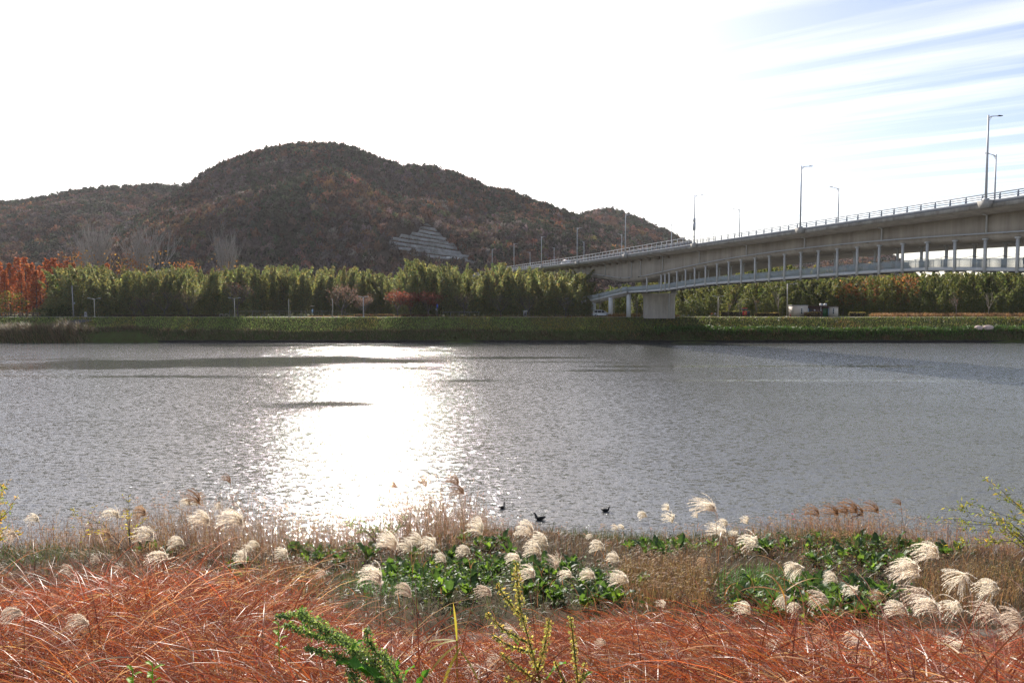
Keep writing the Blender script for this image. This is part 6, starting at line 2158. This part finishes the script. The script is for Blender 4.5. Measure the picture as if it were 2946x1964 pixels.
BG = [(0.40, 0.38, 0.16), (0.30, 0.29, 0.11), (0.42, 0.27, 0.13)]
Ys_ = 3.7
base = A(1262, 1760, Ys_); base[2] = float(zn(base[0], Ys_)) - .02
tr = [base, A(1240, 1560, Ys_), A(1215, 1470, Ys_), A(1195, 1400, Ys_), A(1188, 1340, Ys_), A(1186, 1290, Ys_)]
st_ = [(tr[:2], .006, 60), (tr[1:4], .030, 900), (tr[3:], .026, 1350),
       ([A(1220, 1480, Ys_), A(1150, 1440, Ys_ - .04), A(1118, 1405, Ys_ - .05)], .016, 900), ([A(1225, 1500, Ys_), A(1165, 1480, Ys_ + .03), A(1128, 1455, Ys_ + .03)], .018, 1000), ([A(1205, 1425, Ys_), A(1160, 1370, Ys_ + .04), A(1140, 1340, Ys_ + .05)], .020, 900),
       ([A(1235, 1540, Ys_), A(1252, 1480, Ys_ - .04), A(1262, 1420, Ys_ - .05)], .022, 1250), ([A(1240, 1570, Ys_), A(1190, 1530, Ys_ - .05), A(1150, 1500, Ys_ - .05)], .022, 1000), ([A(1250, 1620, Ys_), A(1200, 1570, Ys_ - .06), A(1160, 1555, Ys_ - .06)], .022, 1000)]
dock('seeding_dock', 'tall olive brown seeding dock standing in the middle of the red grass', tuple(base), st_, BG, .0150, -.7,
     [(A(1190, 1480, Ys_), math.pi + .1, .3, .13), (A(1255, 1560, Ys_), .2, .2, .15)], BG)
base = A(1330, 1760, Ys_ - .1); base[2] = float(zn(base[0], Ys_ - .1)) - .02
st_ = [([base, A(1326, 1560, Ys_ - .1)], .010, 150), ([A(1326, 1560, Ys_ - .1), A(1318, 1480, Ys_ - .1), A(1310, 1415, Ys_ - .1)], .018, 1150), ([A(1328, 1580, Ys_ - .1), A(1340, 1545, Ys_ - .1), A(1344, 1520, Ys_ - .1)], .018, 1000), ([A(1310, 1590, Ys_), A(1283, 1540, Ys_), A(1272, 1510, Ys_)], .014, 500)]
dock('seeding_dock', 'slim olive seeding dock right of the tall one', tuple(base), st_, BG, .0140, -.7, [(A(1330, 1570, Ys_ - .1), .3, .3, .10)], BG)


# cane with long yellow green leaves, and small vines
def blade_plant(name, lab, cat, root, blades, col, tipc):
    t = thing(name, lab, cat, root)
    for (off, L_, W_, az, lean, curl) in blades:
        m_ = MB(); ribbons(m_, [off], [L_], [W_], [az], [lean], [curl], 7, col, tipc, 'oval', .3)
        m_.build('leaf', M['leaf'], t)
    return t


p = A(1302, 1600, 3.9) * 0 + A(1050, 1610, 3.9)
p[2] = float(zn(p[0], p[1]))
q = A(1055, 1470, 3.9)
h_ = q[2] - p[2]
t = blade_plant('cane_plant', 'yellow green cane with long drooping leaves left of the tall dock', 'cane', tuple(p),
                [((0, 0, h_), .20, .012, math.pi, 1.4, .5), ((0, 0, h_), .24, .016, math.pi - .2, 1.7, .8), ((.01, 0, h_ - .02), .27, .018, math.pi + .3, 2.0, .7), ((.02, 0, h_ - .04), .28, .02, math.pi + .8, 2.3, .5), ((0, 0, h_), .22, .013, math.pi / 2 + .6, .1, .2),
                 ((0, 0, h_ - .01), .16, .012, 0.2, .3, .6), ((.02, 0, h_ - .06), .25, .02, -.6, 2.2, .5)], (0.30, 0.30, 0.05), (0.42, 0.33, 0.09))
m_ = MB(); m_.tube([(0, 0, 0), (0, 0, h_)], [.007, .005], 6, col=(0.28, 0.2, 0.06)); m_.build('stem', M['leaf'], t)
t = blade_plant('cane_plant', 'single upright dark green blade before the green dock', 'cane', tuple(A(985, 1640, 3.1)), [((0, 0, 0), .13, .022, math.pi / 2, .05, .3)], (0.05, 0.12, 0.05), (0.07, 0.16, 0.06))
t = blade_plant('cane_plant', 'tall bent orange cane leaves on the right before the leafy patch', 'cane', (2.95, 7.2, float(zn(2.95, 7.2))),
                [((0, 0, 1.35), .5, .02, .1, .9, .9), ((0, 0, 1.3), .55, .022, math.pi, 1.0, 1.0), ((0, 0, 1.5), .4, .018, 2.8, .4, 1.2), ((0, 0, 1.2), .45, .02, 2.0, .2, 1.6)], (0.42, 0.20, 0.06), (0.5, 0.34, 0.16))
m_ = MB(); m_.tube([(0, 0, 0), (.02, 0, .8), (-.03, 0, 1.55)], [.006, .005, .004], 5, col=(0.3, 0.17, 0.08)); m_.build('stem', M['leaf'], t)
SM = leaf_mesh(44, 1.0, .45, .7, .05, 'leaf', M['leaf'], (0.22, 0.36, 0.04))
for (cx, cy, Y, lab) in ((350, 1535, 3.4, 'small yellow green seedling at the bottom edge left of the docks'), (305, 1548, 3.2, 'tiny yellow green seedling near the lower left corner'), (640, 1440, 4.2, 'small yellow green sprout left of the green dock tip')):
    p = A(cx, cy, Y)
    t = thing('seedling', lab, 'weed', tuple(p - np.array([0, 0, .25])), 0)
    m_ = MB(); m_.tube([(0, 0, 0), (0, 0, .28)], .003, 5, col=(.2, .3, .05)); m_.build('stem', M['leaf'], t)
    for k in range(8):
        inst('leaf', SM, t, (0, 0, .10 + .024 * k), (0, rng.normal(.1, .2), k * 2.2), rng.uniform(.04, .065))


# ------------------------------------------------------------------ willow shoots at both edges
def shoots(name, lab, root, tips, cols, n_leaf, leaf_len):
    t = thing(name, lab, 'shrub', tuple(root))
    O = np.array(root)
    mbb, mbl = MB(), MB()
    for tip in tips:
        e = np.array(tip) - O
        mid = e * .5 + np.array([.10 * np.sign(-e[0]) * abs(e[0]), 0, .12 * abs(e[0]) + .05])
        pts = [np.zeros(3), mid * .55, mid, (mid + e) / 2 + rng.normal(0, .02, 3) + np.array([0, 0, .04]), e]
        mbb.tube([tuple(p) for p in pts], [.012, .010, .007, .005, .003], 5, cap=False)
        for _ in range(4):
            f = rng.uniform(.35, .9); i = min(int(f * 4), 3); b = pts[i] + (pts[i + 1] - pts[i]) * (f * 4 - i)
            s2 = b + (e / np.linalg.norm(e) * .5 + rng.normal(0, .5, 3)) * .32
            mbb.tube([tuple(b), tuple(s2)], [.004, .002], 4, cap=False)
            k = n_leaf // 4
            g = rng.random(k)[:, None]
            quads(mbl, b + (s2 - b) * g, (e / np.linalg.norm(e)) + rng.normal(0, .7, (k, 3)) + np.array([0, 0, -.3]), rng.uniform(.7, 1.3, k) * leaf_len, leaf_len * .24, pick(cols, [3, 2, 1], k))
        k = n_leaf
        f = rng.uniform(.3, 1, k); i = np.minimum((f * 4).astype(int), 3); pa = np.array(pts)
        b = pa[i] + (pa[i + 1] - pa[i]) * (f * 4 - i)[:, None]
        quads(mbl, b, (e / np.linalg.norm(e)) * .7 + rng.normal(0, .6, (k, 3)) + np.array([0, 0, -.25]), rng.uniform(.7, 1.3, k) * leaf_len, leaf_len * .24, pick(cols, [3, 2, 1], k))
    mbb.build('branches', M['bark'], t)['kind'] = 'stuff'
    mbl.build('leaves', M['leaf'], t)


WL = [(0.24, 0.26, 0.05), (0.13, 0.17, 0.04), (0.42, 0.32, 0.05)]
Yw = 15.5
rt = A(2420, 1330, Yw); rt[2] = float(zn(rt[0], Yw))
shoots('willow_shrub', 'willow shoots with yellow green leaves reaching over the water at the right edge', rt,
       [A(x, y, Yw + rng.normal(0, .3)) for x, y in ((2110, 1190), (2130, 1200), (2170, 1165), (2205, 1150), (2250, 1090), (2270, 1118), (2310, 1140), (2345, 1120), (2200, 1215), (2280, 1190), (2240, 1240), (2352, 1180), (2320, 1220), (2175, 1250))], WL, 42, .105)
rt = A(-40, 1330, Yw); rt[2] = float(zn(rt[0], Yw))
shoots('willow_shrub', 'yellow and orange leaved shoots rising at the left edge above the water', rt,
       [A(x, y, Yw + rng.normal(0, .3)) for x, y in ((22, 1098), (12, 1120), (40, 1140), (-5, 1130), (30, 1165), (5, 1180), (18, 1210), (45, 1215), (-20, 1160), (0, 1240))], [(0.42, 0.30, 0.05), (0.2, 0.24, 0.05), (0.5, 0.24, 0.05)], 44, .10)
Yw = 17.5
rt = A(300, 1290, Yw); rt[2] = float(zn(rt[0], Yw))
shoots('reed_shrub', 'small yellow leaved shoots in the left brush before the river', rt, [A(x, y, Yw) for x, y in ((295, 1135), (150, 1180), (290, 1160), (330, 1190), (120, 1210))], [(0.42, 0.36, 0.06), (0.3, 0.26, 0.08), (0.25, 0.2, 0.06)], 16, .11)
rt = A(880, 1245, Yw); rt[2] = float(zn(rt[0], Yw))
shoots('green_shrub', 'low shrub with small yellow green leaves beneath the middle brush', rt, [A(x, y, Yw) for x, y in ((780, 1195), (800, 1205), (830, 1195), (860, 1205), (900, 1200), (930, 1205), (820, 1220), (880, 1215))], [(0.16, 0.22, 0.035), (0.10, 0.15, 0.03), (0.26, 0.25, 0.05)], 60, .06)
# pink cosmos by the water
for i, (cx, cy) in enumerate(((1820, 1180), (1823, 1192))):
    p = A(cx, cy, 18.0)
    gz = float(zn(p[0], 18.0))
    t = thing('cosmos_flower', ('upper' if i == 0 else 'lower') + ' pink cosmos flower above the brush near the water', 'flower', (p[0], 18.0, gz), 0, 'pink cosmos flowers')
    m_ = MB(); m_.tube([(0, 0, 0), (0, 0, p[2] - gz)], .004, 5, col=(.1, .15, .04)); m_.build('stem', M['leaf'], t)
    m_ = MB()
    ribbons(m_, [(0, 0, p[2] - gz)] * 8, [.04] * 8, [.026] * 8, np.arange(8) * .785, [1.2] * 8, [.2] * 8, 2, (0.6, 0.06, 0.2), None, 'oval')
    m_.build('petals', M['leaf'], t)
# wet stones along the near waterline
mb = MB()
n = 300
x = rng.uniform(-20, 20, n); y = rng.uniform(20.5, 24, n)
for k in range(n):
    s_ = rng.uniform(.03, .11)
    mb.ell((x[k], y[k], float(zn(x[k], y[k])) + s_ * .2), (s_, s_ * .8, s_ * .5), 6, 4)
tag(mb.build('shore_stones', M['pebble']), 'small wet dark stones along the near waterline', kind='stuff')
